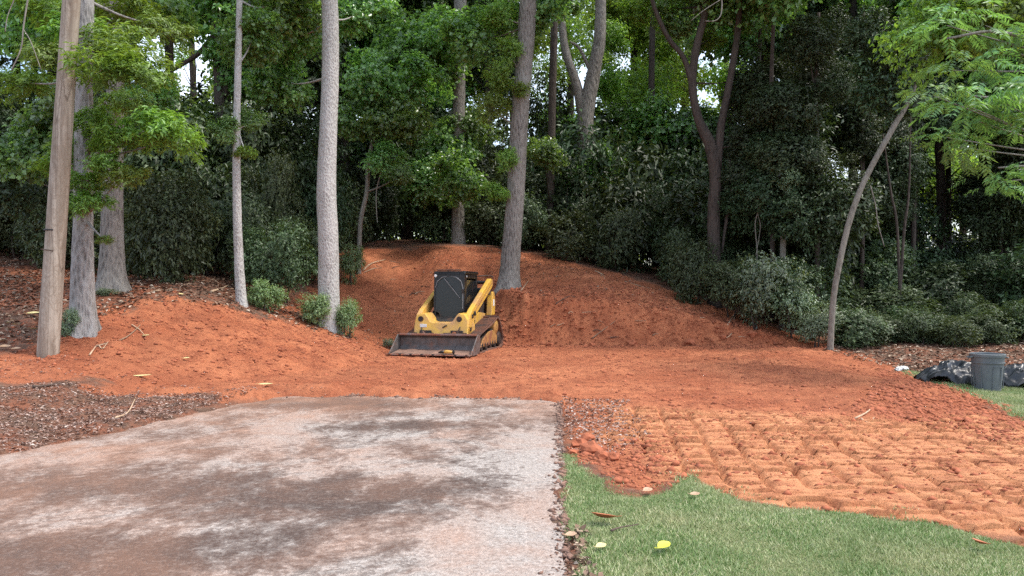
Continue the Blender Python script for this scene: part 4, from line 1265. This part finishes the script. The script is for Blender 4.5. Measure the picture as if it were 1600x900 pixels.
# strap tool on the bucket lip
wl = LO.matrix_basis @ Vector((.42, -1.99, .075))
tl = empty('hand_tool', wl, math.radians(-8))
tag(tl, 'small yellow hand tool with black ends lying on the bucket lip', 'tool')
MB().tube([(-.07, 0, .03), (-.03, 0, .04), (.08, 0, .035), (.12, 0, .03)], [.03, .042, .034, .026], 10).build('handle', M['yellow'], tl, 0, True)
MB().tube([(-.20, .01, .02), (-.12, .005, .035), (-.07, 0, .03)], [.012, .035, .03], 8).build('grip', M['black'], tl, 0, True)
MB().lathe([(.02, 0), (.045, .01), (.045, .04), (.02, .05)], 12, (.12, 0, .035), 'x').build('head', M['black'], tl)

# ------------------------------------------------------------------ trash can, plastic sheets, stones
cx_, cy_ = (1543 - 800) / F * 14.0, 14.0
tc = empty('trash_can', (cx_, cy_, gz(cx_, cy_)), math.radians(18))
tag(tc, 'grey round plastic trash can without a lid on the lawn edge', 'trash can')
hc, rb, rt = .66, .205, .262
pr = [(rb * .9, .0), (rb, .02)] + [(rb + (rt - rb) * t, .02 + (hc - .08) * t) for t in (.2, .4, .6, .8, 1.0)] + [(rt + .018, hc - .055), (rt + .022, hc - .01), (rt + .005, hc), (rt - .012, hc - .01), (rb - .01, .04), (.01, .035)]
MB().lathe(pr, 36).build('bin_body', M['can'], tc, 0, False)
MB().lathe([(rt - .006, hc - .17), (rt + .006, hc - .165), (rt + .008, hc - .15), (rt - .004, hc - .145)], 36).build('rib_ring', M['can'], tc)
for a in (-100, -30, 40, 110, 180):
    aa = math.radians(a)
    for off in (-.075, .075):
        t0, t1 = .06, hc - .22
        p0 = Vector((math.cos(aa) * (rb + .012) - math.sin(aa) * off, math.sin(aa) * (rb + .012) + math.cos(aa) * off, t0))
        p1 = Vector((math.cos(aa) * (rt - .02) - math.sin(aa) * off, math.sin(aa) * (rt - .02) + math.cos(aa) * off, t1))
        MB().tube([p0, p1], .008, 5).build('panel_rib', M['can'], tc)
    q0 = Vector((math.cos(aa) * (rt - .018), math.sin(aa) * (rt - .018), hc - .22)); tn = Vector((-math.sin(aa), math.cos(aa), 0)) * .075
    MB().tube([q0 - tn, q0 + tn], .008, 5).build('panel_rib', M['can'], tc)
for a in (155, -25):
    aa = math.radians(a)
    e1 = Vector((math.cos(aa), math.sin(aa), 0)); e2 = Vector((-math.sin(aa), math.cos(aa), 0))
    pts = [e1 * (rt - .01) + e2 * .07 + Vector((0, 0, hc - .05)), e1 * (rt + .05) + e2 * .06 + Vector((0, 0, hc - .07)), e1 * (rt + .05) - e2 * .06 + Vector((0, 0, hc - .07)), e1 * (rt - .01) - e2 * .07 + Vector((0, 0, hc - .05))]
    MB().tube(pts, .014, 6).build('handle', M['can'], tc, 0, True)


def sheet(name, label, cx, cy, sx, sy, hh, seed, rot):
    n_ = 60
    gx, gy = np.meshgrid(np.linspace(-1, 1, n_), np.linspace(-1, 1, n_))
    X = cx + (gx * sx * math.cos(rot) - gy * sy * math.sin(rot)); Y = cy + (gx * sx * math.sin(rot) + gy * sy * math.cos(rot))
    dome = np.clip(1 - (np.abs(gx) ** 2 + np.abs(gy) ** 2) + .5 * fbm(gx, gy, 1.6, 2, seed), 0, 1) ** .6
    rid = 1 - np.abs(fbm(gx + .35 * gy + .25 * fbm(gx, gy, 2, 2, seed + 4), gy * 1.5, 2.6, 3, seed + 1)) * 2.6
    Z = ground_z(X, Y) + .02 + hh * dome * (.62 + .38 * np.clip(rid, 0, 1)) + .02 * np.abs(fbm(gx, gy, 7, 2, seed + 2))
    jx = .05 * fbm(gx, gy, 4, 3, seed + 7)
    ix = (np.arange(n_ - 1)[:, None] * n_ + np.arange(n_ - 1)[None]).ravel()
    out = (np.hypot(gx, gy) + .25 * fbm(gx, gy, 2.5, 2, seed + 3)).ravel()
    fcs = np.c_[ix, ix + 1, ix + n_ + 1, ix + n_]
    fcs = fcs[out[fcs].max(1) < 1.02]
    me = mesh_np(name, np.c_[(X + jx).ravel(), (Y + jx).ravel(), Z.ravel()], fcs)
    smooth(me)
    o = link(name, me, M['tarp'])
    sm_ = o.modifiers.new('thickness', 'SOLIDIFY'); sm_.thickness = .006
    return tag(o, label, 'plastic sheet')


sheet('plastic_sheet', 'crumpled black plastic sheet heaped between the trash can and the clay', 8.35, 15.0, .85, .6, .42, 5, .1)
sheet('plastic_sheet', 'crumpled black plastic sheet spreading from the trash can to the lawn edge', 9.75, 15.0, .95, .6, .42, 15, -.1)


def lump(name, label, px, py, z, s, mat, cat, seed, group=None):
    x, y = g0(px, py, z)
    r = np.random.default_rng(seed)
    bm = bmesh.new()
    bmesh.ops.create_icosphere(bm, subdivisions=2, radius=1)
    for v_ in bm.verts:
        k = 1 + .35 * r.normal() * .5
        v_.co = Vector((v_.co.x * s * k, v_.co.y * s * .8 * k, v_.co.z * s * .65 * k))
    me = bpy.data.meshes.new(name); bm.to_mesh(me); bm.free()
    o = link(name, me, mat)
    o.location = (x, y, gz(x, y) + s * .3)
    return tag(o, label, cat, group)


lump('clay_lump', 'rounded red clay lump in front of the black plastic, the larger one', 1476, 597, -.25, .075, M['stone'], 'clay lump', 1)
lump('clay_lump', 'flat red clay lump beside the trash can foot', 1503, 602, -.25, .06, M['stone'], 'clay lump', 2)
for i, (px, py, s) in enumerate([(988, 536, .16), (1078, 532, .15), (1175, 536, .12), (860, 535, .1), (925, 537, .1), (1130, 539, .1)]):
    x, y = g0(px, 541)
    lump('clay_lump', 'big clay lump rolled to the toe of the cut bank', px, 541, 0, s, M['clod'], 'clay lump', 20 + i, 'clay lumps along the toe of the bank')
for i, (px, py, s) in enumerate([(905, 695, .09), (925, 705, .11), (918, 685, .07), (895, 708, .06), (940, 715, .07), (960, 718, .06)]):
    lump('clay_lump', 'broken red clay lump at the driveway and grass corner', px, py, 0, s, M['clod'], 'clay lump', 40 + i, 'clay lumps at the driveway corner')
sc_ = sheet('paper_scrap', 'crumpled white scrap on the litter near the clay edge', *g0(1409, 576, -.2), .16, .1, .09, 33, .2)
sc_.data.materials.clear(); sc_.data.materials.append(M['white']); sc_['category'] = 'paper scrap'


# ------------------------------------------------------------------ branches and fallen leaves, each on its own
def stick(label, pts, r0, mat='palewood', group=None, name='fallen_branch', lift=.01):
    """pts: (px,py,d) resting on the ground"""
    w = [(W(px, py, d).x, d) for px, py, d in pts]
    root = w[0]
    z0 = gz(*root)
    path = [(x - root[0], y - root[1], gz(x, y) - z0 + r0 * .7 + lift) for x, y in w]
    sp = spline([(*q, 0) for q in path], 4)
    n_ = len(sp)
    o = MB().tube([q[:3] for q in sp], [r0 * (1 - .6 * i / (n_ - 1)) for i in range(n_)], 7, True, .15, int(pts[0][0])).build(name, M[mat], None, 0, True)
    o.location = (root[0], root[1], z0)
    return tag(o, label, 'branch' if name == 'fallen_branch' else name.replace('_', ' '), group)


def gd(px, py):
    """distance at which the ray of a pixel meets the ground"""
    ds = np.linspace(4, 34, 1500)
    x = (px - 800) / F * ds
    z = CAM_Z + (HOR - py) / F * ds
    hit = np.nonzero(H(x, ds) >= z)[0]
    return float(ds[hit[0]]) if len(hit) else 20.0


def S(*pts):
    return [(a, b, gd(a, b)) for a, b in pts]


stick('pale stick lying high on the clay slope near the bent sapling', S((567, 423), (580, 418), (602, 408)), .035)
stick('thinner pale stick alongside the one near the bent sapling', S((568, 426), (585, 424), (596, 423)), .018)
stick('long pale branch on the litter beside the large rounded bush', S((233, 442), (255, 440), (285, 432)), .03)
stick('short pale branch pointing at the slim spotted trunk', S((330, 460), (345, 455), (358, 449)), .03)
stick('curved root strand crossing the bank below the lichened tree', S((800, 470), (815, 455), (826, 437)), .02)
stick('broken pale branch on the crest under the thicket', S((930, 424), (942, 429), (945, 438)), .03)
stick('thin branch lying along the bank crest', S((975, 442), (1000, 448), (1015, 452)), .02, 'twig')
stick('bent root hanging off the low end of the bank', S((1137, 512), (1150, 490), (1147, 500), (1143, 526), (1128, 538)), .02, 'palewood', None, 'root')
stick('forked root strand in the middle of the bank face', S((925, 530), (940, 520), (962, 505)), .016, 'twig', None, 'root')
stick('dark crooked twig on the bank face', S((868, 478), (876, 468), (893, 464), (902, 474)), .016, 'darkwood', None, 'root')
stick('tan broken splinter on the loose clay berm', S((1336, 654), (1352, 650), (1362, 641)), .014)
stick('second tan splinter on the loose clay berm', S((1345, 658), (1358, 659), (1366, 655)), .012)
stick('dark brown stick on the grass by the orange leaf', S((955, 838), (968, 832), (998, 826)), .008, 'darkwood', None, 'fallen_branch', .02)
stick('thin dark twig on the concrete near the grass', S((800, 845), (808, 825), (818, 806)), .003, 'darkwood', None, 'twig', .012)
stick('curved hair-thin twig on the concrete near the grass', S((770, 806), (800, 806), (814, 813)), .003, 'darkwood', None, 'twig', .012)
stick('pale curved stem on the mulch heap', S((180, 664), (200, 652), (212, 630)), .012, 'palewood')
stick('dark branch half buried in the mulch', S((52, 614), (75, 609), (96, 607)), .02, 'darkwood')
stick('root loop at the foot of the flared oak', S((140, 560), (152, 545), (160, 552), (170, 540)), .014, 'palewood', None, 'root')
stick('root strand crossing the clay below the flared oak', S((150, 548), (190, 535), (212, 520), (225, 508)), .014, 'twig', None, 'root')
stick('second root strand on the clay below the flared oak', S((206, 512), (218, 520), (228, 530)), .012, 'palewood', None, 'root')
for i in range(46):
    r = random.Random(700 + i)
    zone = i % 4
    px, py = [(r.uniform(200, 480), r.uniform(440, 466)), (r.uniform(820, 1180), r.uniform(480, 536)), (r.uniform(560, 660), r.uniform(400, 470)), (r.uniform(1320, 1450), r.uniform(548, 572))][zone]
    a = r.uniform(-.7, .7); ln_ = r.uniform(8, 22)
    q2 = (px + ln_ * math.cos(a), py + ln_ * math.sin(a) * .4)
    stick(['short dry twig on the litter above the clay slope', 'short root end sticking out of the cut bank', 'short dry twig on the upper clay slope', 'short dry twig on the litter strip near the black plastic'][zone],
          S((px, py), ((px + q2[0]) / 2, (py + q2[1]) / 2 - 1), q2), r.uniform(.008, .016), r.choice(['twig', 'palewood', 'darkwood']), ['twigs on the litter', 'roots in the bank', 'twigs on the slope', 'twigs near the plastic'][zone], 'twig')

LM = {k: surf('fallen_leaf_' + k, c_, .6, 0, .2, 30, None, 0, .1) for k, c_ in (('yellow', (.55, .55, .05)), ('straw', (.58, .48, .22)), ('orange', (.42, .13, .06)), ('tan', (.40, .26, .16)))}


def fallen(label, px, py, ln, wd, rot, kind, z=None, curl=.25, up=.012, group=None):
    d = gd(px, py)
    x = (px - 800) / F * d
    nL = 9
    vs, fs = [], []
    for i in range(nL):
        t = i / (nL - 1)
        w_ = wd * .5 * math.sin(math.pi * min(1, t * .96 + .02)) ** .8
        for s in (-1, 0, 1):
            vs.append(((t - .5) * ln, s * w_, curl * ln * (t - .5) ** 2 + abs(s) * w_ * .45))
    for i in range(nL - 1):
        for k in (0, 1):
            a = i * 3 + k
            fs.append((a, a + 1, a + 4, a + 3))
    me = bpy.data.meshes.new('fallen_leaf'); me.from_pydata(vs, [], fs); smooth(me)
    o = link('fallen_leaf', me, LM[kind])
    o.location = (x, d, gz(x, d) + up)
    o.rotation_euler = (.25, -.05, rot)
    st = MB().tube([(-ln * .5, 0, curl * ln * .25), (-ln * .72, .01, curl * ln * .3 + .005)], .0022, 5).build('leaf_stalk', LM[kind], o)
    return tag(o, label, 'leaf', group)


fallen('bright yellow green leaf lying on the grass', 1037, 866, .125, .065, math.radians(48), 'yellow', None, .2, .045)
fallen('curled orange brown leaf on the grass beside the dark stick', 943, 821, .17, .11, math.radians(160), 'orange', None, .5, .05)
fallen('pale leaf on the grass near the driveway edge, next to the orange leaf', 892, 842, .08, .05, .3, 'tan', None, .3, .03)
fallen('pale straw leaf on the grass between the orange and the yellow green leaf', 939, 863, .08, .05, .6, 'straw', None, .3, .03)
fallen('rust coloured leaf standing on the grass below the tread prints', 1530, 863, .10, .07, 2.0, 'orange', None, .6, .05)
fallen('tan leaf on the clay edge where grass meets the first tread prints', 1012, 776, .09, .06, .5, 'tan', None, .3, .03)
fallen('brown leaf in the grass below the notch of the clay edge', 1086, 781, .08, .05, .2, 'tan', None, .4, .03)
fallen('long straw yellow leaf at the far corner of the driveway', 415, 617, .24, .06, -.25, 'straw', None, .2, .03)
fallen('long straw yellow leaf at the toe of the clay slope', 222, 595, .29, .055, .05, 'straw', None, .2, .03)
fallen('yellow leaf up on the clay slope near the flared oak', 228, 530, .2, .06, -.5, 'straw', None, .2, .04)
fallen('small yellow leaf halfway up the clay slope', 291, 568, .12, .06, -.1, 'straw', None, .2, .04)
fallen('broad yellow leaf on the litter beside the pole', 52, 497, .22, .12, .4, 'straw', None, .3, .05)
fallen('tan folded leaf on the litter at the pole foot, the larger', 8, 558, .16, .12, .9, 'tan', None, .5, .05)
fallen('tan folded leaf on the litter at the pole foot, the smaller', 25, 558, .13, .1, .3, 'tan', None, .5, .05)
for i in range(40):
    r = random.Random(1500 + i)
    px, py = (r.uniform(-20, 60), r.uniform(500, 556)) if i < 22 else (r.uniform(200, 470), r.uniform(440, 470))
    fallen('dry leaf among the litter ' + ('behind the pole foot' if i < 22 else 'above the clay slope'), px, py, r.uniform(.09, .2), r.uniform(.05, .1), r.uniform(0, 6), r.choice(['tan', 'straw', 'tan']), None, r.uniform(.1, .6), .03, 'dry leaves ' + ('by the pole' if i < 22 else 'above the slope'))

# vines hanging in front of the thicket
for i, (lab, pts, rr, mt) in enumerate([
        ('thin pale vine hanging beside the bent sapling', [(603, 235, 25), (595, 270, 25), (588, 300, 25), (589, 340, 25), (590, 348, 25)], .02, 'tan'),
        ('twisted pale vine hanging near the crooked trunk', [(1178, 290, 22.6), (1186, 320, 22.6), (1180, 350, 22.6), (1183, 390, 22.6), (1182, 420, 22.6)], .022, 'tan'),
        ('second twisted vine hanging near the crooked trunk', [(1190, 295, 22.6), (1184, 330, 22.6), (1188, 355, 22.6), (1181, 400, 22.6)], .016, 'tan'),
        ('thin bowed vine beside the leaning trunk', [(1360, 290, 20.5), (1368, 320, 20.5), (1372, 350, 20.5), (1382, 386, 20.5)], .016, 'brown'),
        ('bare looping twig high beside the crooked limbs', [(1128, -10, 20), (1127, 20, 20), (1118, 32, 20), (1100, 33, 20)], .016, 'tan'),
        ('bare pale twig crossing above the crooked limbs', [(1125, 0, 20), (1100, 16, 20), (1080, 32, 20)], .010, 'tan'),
        ('bare twig hanging above the oak leaves by the pole', [(44, -5, 12), (37, 40, 12), (33, 75, 12), (18, 110, 12)], .013, 'tan'),
        ('forked bare twig beside the hanging one by the pole', [(36, 45, 12), (48, 65, 12), (64, 108, 12)], .008, 'tan'),
        ('bare curved twig at the picture corner by the pole', [(24, -5, 12), (12, 25, 12), (8, 50, 12)], .008, 'tan')]):
    w0 = W(*pts[0])
    root = empty('hanging_vine', w0); tag(root, lab.replace(' at the picture corner', ' hanging apart'), 'vine')
    limb_mesh(root, 'vine_stem', [(*W(*q), rr * (1 - .12 * k)) for k, q in enumerate(pts)], B[mt], 7, 6, i, 0, .08)


# ------------------------------------------------------------------ stuff: clods, litter, chips, grass
def scatter_lumps(name, label, P, size, mat, seed):
    """little five-sided lumps, all in one mesh"""
    r = np.random.default_rng(seed)
    base = np.array([(1, 0, 0), (.3, .95, .1), (-.8, .6, -.05), (-.8, -.6, .05), (.3, -.95, -.1), (.1, .05, .8), (0, 0, -.5)])
    fc = np.array([(0, 1, 5), (1, 2, 5), (2, 3, 5), (3, 4, 5), (4, 0, 5), (1, 0, 6), (2, 1, 6), (3, 2, 6), (4, 3, 6), (0, 4, 6)])
    N = len(P)
    a = r.uniform(0, 6.28, N)
    V = base[None] * (1 + .35 * r.normal(size=(N, 7, 1)))
    V = V * size[:, None, None] * np.array([1.15, .85, .8])
    ca, sa = np.cos(a)[:, None], np.sin(a)[:, None]
    X = V[..., 0] * ca - V[..., 1] * sa; Y = V[..., 0] * sa + V[..., 1] * ca
    V = np.stack([X, Y, V[..., 2]], -1) + P[:, None]
    Fc = (fc[None] + (np.arange(N) * 7)[:, None, None]).reshape(-1, 3)
    return tag(link(name, mesh_np(name, V.reshape(-1, 3), Fc), mat), label, 'clods', None, 'stuff')


def pts_in(poly, n, seed, warp=.3):
    r = np.random.default_rng(seed)
    q = np.array(poly)
    x = r.uniform(q[:, 0].min(), q[:, 0].max(), n); y = r.uniform(q[:, 1].min(), q[:, 1].max(), n)
    k = sdist(poly, x, y) + warp * fbm(x, y, 2, 3, seed) < 0
    return x[k], y[k]


def scatter_on(poly, n, seed, keep=None):
    x, y = pts_in(poly, n, seed)
    if keep is not None:
        k = keep(x, y); x, y = x[k], y[k]
    return np.c_[x, y, ground_z(x, y)]


rr_ = np.random.default_rng(5)
not_drive = lambda x, y: sdist(DRIVE, x, y) > -.05
P = scatter_on([(-9, 11.3), (-9, 16), (-6, 18.5), (-3, 28), (0, 28.5), (4, 24.8), (8.3, 20.3), (8.3, 17), (8, 15), (7.2, 10), (7.5, 4.5), (4, 4.5), (1.2, 6.5), (.7, 11.4), (-5, 12)], 16000, 61, lambda x, y: not_drive(x, y) & (sdist(LAWN1, x, y) > 0))
sz = rr_.gamma(1.6, .009, len(P)) + .006
scatter_lumps('clay_crumbs', 'small red clay crumbs strewn over the graded pad', P, np.clip(sz, 0, .05), M['clod'], 1)
P = scatter_on([(-2.6, 20.9), (-2.6, 23), (0, 23.2), (4.2, 23), (6.5, 21.8), (8.2, 20.6), (8.0, 20.1), (0, 20.6)], 9000, 62)
scatter_lumps('bank_clods', 'rough clay clods covering the cut bank and its toe', P, np.clip(rr_.gamma(1.4, .011, len(P)) + .010, 0, .08), M['clod'], 2)
P = scatter_on([(4.4, 10.4), (6.0, 13), (8.0, 17.5), (8.5, 16.5), (7.2, 10.5), (7.6, 6), (6, 4.6), (4, 4.7), (5.2, 8)], 15000, 63)
scatter_lumps('berm_clods', 'loose clay clods along the east edge of the pad', P, np.clip(rr_.gamma(1.7, .011, len(P)) + .008, 0, .07), M['clod'], 3)
P = scatter_on([(1.1, 10.6), (1.0, 7.0), (1.8, 6.2), (3.9, 5.0), (5.6, 4.6), (6.2, 8), (6.0, 11)], 2600, 65, lambda x, y: sdist(LAWN1, x, y) > .05)
scatter_lumps('print_crumbs', 'broken clay crumbs among the tread prints', P, np.clip(rr_.gamma(1.3, .006, len(P)) + .004, 0, .035), M['clod'], 5)
P = scatter_on([(-9, 11.2), (-8.4, 14.2), (-6, 17.2), (-3.8, 18.6), (-2.8, 20), (-2.9, 17), (-4, 14), (-5.6, 11.8)], 4500, 64)
scatter_lumps('slope_clods', 'crumbly clay clods on the slope below the oaks', P, np.clip(rr_.gamma(1.5, .010, len(P)) + .008, 0, .06), M['clod'], 4)

xe = rr_.uniform(-3.6, .8, 900); Pe = np.c_[xe, 11.33 - .0735 * (xe - .68) + rr_.normal(0, .10, 900) - .05, np.full(900, .012)]
ye = rr_.uniform(4.2, 11.2, 700); Pf = np.c_[.30 + .38 * np.clip((ye - 4.4) / 6.85, -.1, 1) - np.abs(rr_.normal(0, .05, 700)) + .02, ye, np.full(700, .010)]
Pe = np.r_[Pe, Pf]
scatter_lumps('spilled_soil', 'crumbs of soil spilled over the driveway edges', Pe, np.clip(rr_.gamma(1.4, .006, len(Pe)) + .004, 0, .035), M['dry_clay'], 6)

P = scatter_on([(.55, 7.9), (1.5, 8.2), (1.5, 6.5), (1.0, 6.3), (.55, 7.2)], 1000, 66, lambda x, y: sdist(LAWN1, x, y) > .0)
scatter_lumps('corner_crumbs', 'broken clay crumbs between the driveway corner and the grass', P, np.clip(rr_.gamma(1.4, .009, len(P)) + .005, 0, .05), M['clod'], 7)

# litter flakes: curled chips and dead leaves
def chip_mat(name, stops):
    m, nt, n, l, p = nodes_of(name)
    T = NT(nt)
    g = n.new('ShaderNodeNewGeometry')
    l.new(T.ramp(g.outputs['Random Per Island'], stops), p.inputs['Base Color'])
    p.inputs['Roughness'].default_value = .9
    return m


M['mulch'] = chip_mat('mulch_chips', [(0, (.10, .055, .04)), (.3, (.20, .115, .085)), (.6, (.29, .185, .145)), (.85, (.38, .27, .22)), (1, (.56, .45, .38))])
M['litter'] = chip_mat('dead_leaf_litter', [(0, (.05, .03, .02)), (.4, (.16, .095, .062)), (.7, (.29, .19, .13)), (.93, (.44, .33, .24)), (1, (.6, .5, .4))])


def flakes(name, label, P, ln, ratio, mat, seed, tilt=.45):
    r = np.random.default_rng(seed)
    N = len(P)
    nr = rnd_dirs(N, r) * tilt; nr[:, 2] += 1
    ax = rnd_dirs(N, r); ax[:, 2] *= .3
    P = P.copy(); P[:, 2] += ln * .12 + .004
    V, Fc = leaf_quads(P, nr, ax, ln, ln * ratio * r.uniform(.6, 1.3, N), .25)
    return tag(link(name, mesh_np(name, V, Fc), mat), label, 'litter', None, 'stuff')


MULCH = [(-10.5, 10.8), (-8.3, 10.4), (-6.5, 10.9), (-5.0, 11.5), (-3.6, 11.55), (-3.8, 10.4), (-4.3, 8.6), (-4.75, 7.5), (-6.3, 5.4), (-9.5, 5)]
P = np.r_[scatter_on(MULCH, 42000, 71), scatter_on([(-10.5, 12.6), (-7.3, 12.6), (-5, 12.2), (-2.6, 11.9), (-3.0, 10.4), (-3.7, 8.6), (-4.1, 7.5), (-5.6, 5.4), (-9.5, 5)], 5000, 77)]
flakes('mulch_chips', 'grey brown mulch chips heaped beside the driveway', P, rr_.uniform(.018, .062, len(P)), .35, M['mulch'], 1)
P = scatter_on([(-26, 13), (-11, 11.6), (-9.2, 12.4), (-7.7, 13.0), (-7.2, 15), (-6.2, 17), (-3.5, 18.6), (-4.6, 21.5), (-9, 22), (-14, 25), (-26, 25)], 34000, 72)
flakes('leaf_litter', 'dead brown leaves over the ground round the oaks', P, rr_.uniform(.05, .14, len(P)), .5, M['litter'], 2)
P = scatter_on([(7.7, 19.8), (8.6, 17.0), (9.6, 16.3), (13, 16.2), (16, 17), (16, 21), (9, 21.4)], 6500, 73)
flakes('leaf_litter', 'dead leaf strip between the ivy and the lawn', P, rr_.uniform(.05, .13, len(P)), .5, M['litter'], 3)
P = scatter_on([(.3, 4.0), (.34, 5.3), (.46, 5.2), (.5, 4.0)], 500, 74)
flakes('leaf_litter', 'dry leaf scraps gathered where the driveway meets the grass', P, rr_.uniform(.02, .06, len(P)), .6, M['litter'], 4, .8)
P = scatter_on([(.68, 11.2), (1.6, 11.1), (1.4, 8.6), (1.0, 7.6), (.55, 7.7)], 3200, 75)
flakes('gravel_scraps', 'grey mulch scraps and grit at the driveway corner', P, rr_.uniform(.015, .05, len(P)), .6, M['mulch'], 5, .6)
P = scatter_on([(-4.5, 20), (-3.2, 27), (0, 28), (5, 24), (7.5, 21.3), (-2, 21), (-3, 19)], 2600, 76)
flakes('root_scraps', 'bits of root and dead leaf in the bare clay slope', P, rr_.uniform(.04, .12, len(P)), .3, M['litter'], 6, .7)

# grass
m, nt, n, l, p = nodes_of('grass_blades')
T = NT(nt)
g = n.new('ShaderNodeNewGeometry')
c = T.ramp(g.outputs['Random Per Island'], [(0, (.08, .16, .035)), (.3, (.18, .29, .085)), (.55, (.32, .42, .16)), (.78, (.50, .53, .28)), (1, (.70, .64, .42))])
pt = T.noise(T.coord('Object'), 1.6, 5, .65)
c = T.mix(T.ramp(pt, [(.44, 0), (.66, .6)]), c, (.50, .46, .26))
pt2 = T.noise(T.coord('Object'), .9, 4, .6)
c = T.mix(T.ramp(pt2, [(.45, 0), (.62, .55)]), c, (.12, .23, .055))
l.new(c, p.inputs['Base Color'])
p.inputs['Roughness'].default_value = .55
tr = n.new('ShaderNodeBsdfTranslucent'); l.new(c, tr.inputs['Color'])
ms = n.new('ShaderNodeMixShader'); ms.inputs[0].default_value = .25
l.new(p.outputs[0], ms.inputs[1]); l.new(tr.outputs[0], ms.inputs[2]); l.new(ms.outputs[0], n['Material Output'].inputs['Surface'])
M['grass'] = m


def grass(name, label, polys, dens, seed, hmin, hmax, wd):
    r = np.random.default_rng(seed)
    X, Y = [], []
    for poly, xr, yr in polys:
        n_ = int((xr[1] - xr[0]) * (yr[1] - yr[0]) * dens)
        x = r.uniform(*xr, n_); y = r.uniform(*yr, n_)
        lw = sdist(poly, x, y) + .16 * fbm(x, y, 3.5, 4, 31)
        k = (lw < .22) & (np.abs(x) < .95 * y + .3) & (sdist(DRIVE, x, y) > -.03)
        k &= (r.random(n_) < np.where(lw < .03, np.clip(.45 - lw * 4, 0, 1), .10 * (vnoise(x * 6, y * 6, 4) > .1)))
        X.append(x[k]); Y.append(y[k])
    x = np.concatenate(X); y = np.concatenate(Y)
    N = len(x)
    b = np.c_[x, y, ground_z(x, y) - .004]
    a = r.uniform(0, 6.28, N)
    h = r.uniform(hmin, hmax, N) * (.8 + .6 * (fbm(x, y, 2, 2, 8) + .3))
    side = np.c_[np.cos(a), np.sin(a), np.zeros(N)] * (wd * r.uniform(.7, 1.3, N))[:, None]
    a2 = r.uniform(0, 6.28, N); bend = h * r.uniform(.25, 1.1, N)
    tip = b + np.c_[np.cos(a2) * bend, np.sin(a2) * bend, h]
    V = np.stack([b - side, b + side, tip], 1).reshape(-1, 3)
    k = np.arange(N) * 3
    return tag(link(name, mesh_np(name, V, np.c_[k, k + 1, k + 2]), M['grass']), label, 'grass', None, 'stuff')


grass('grass', 'short green grass of the near lawn beside the driveway', [(LAWN1, (.25, 6.5), (3.9, 7.8))], 17000, 1, .010, .032, .0040)
grass('grass', 'short green grass of the far lawn round the trash can', [(LAWN2, (6.6, 15), (7, 17.5))], 3600, 2, .03, .07, .005)
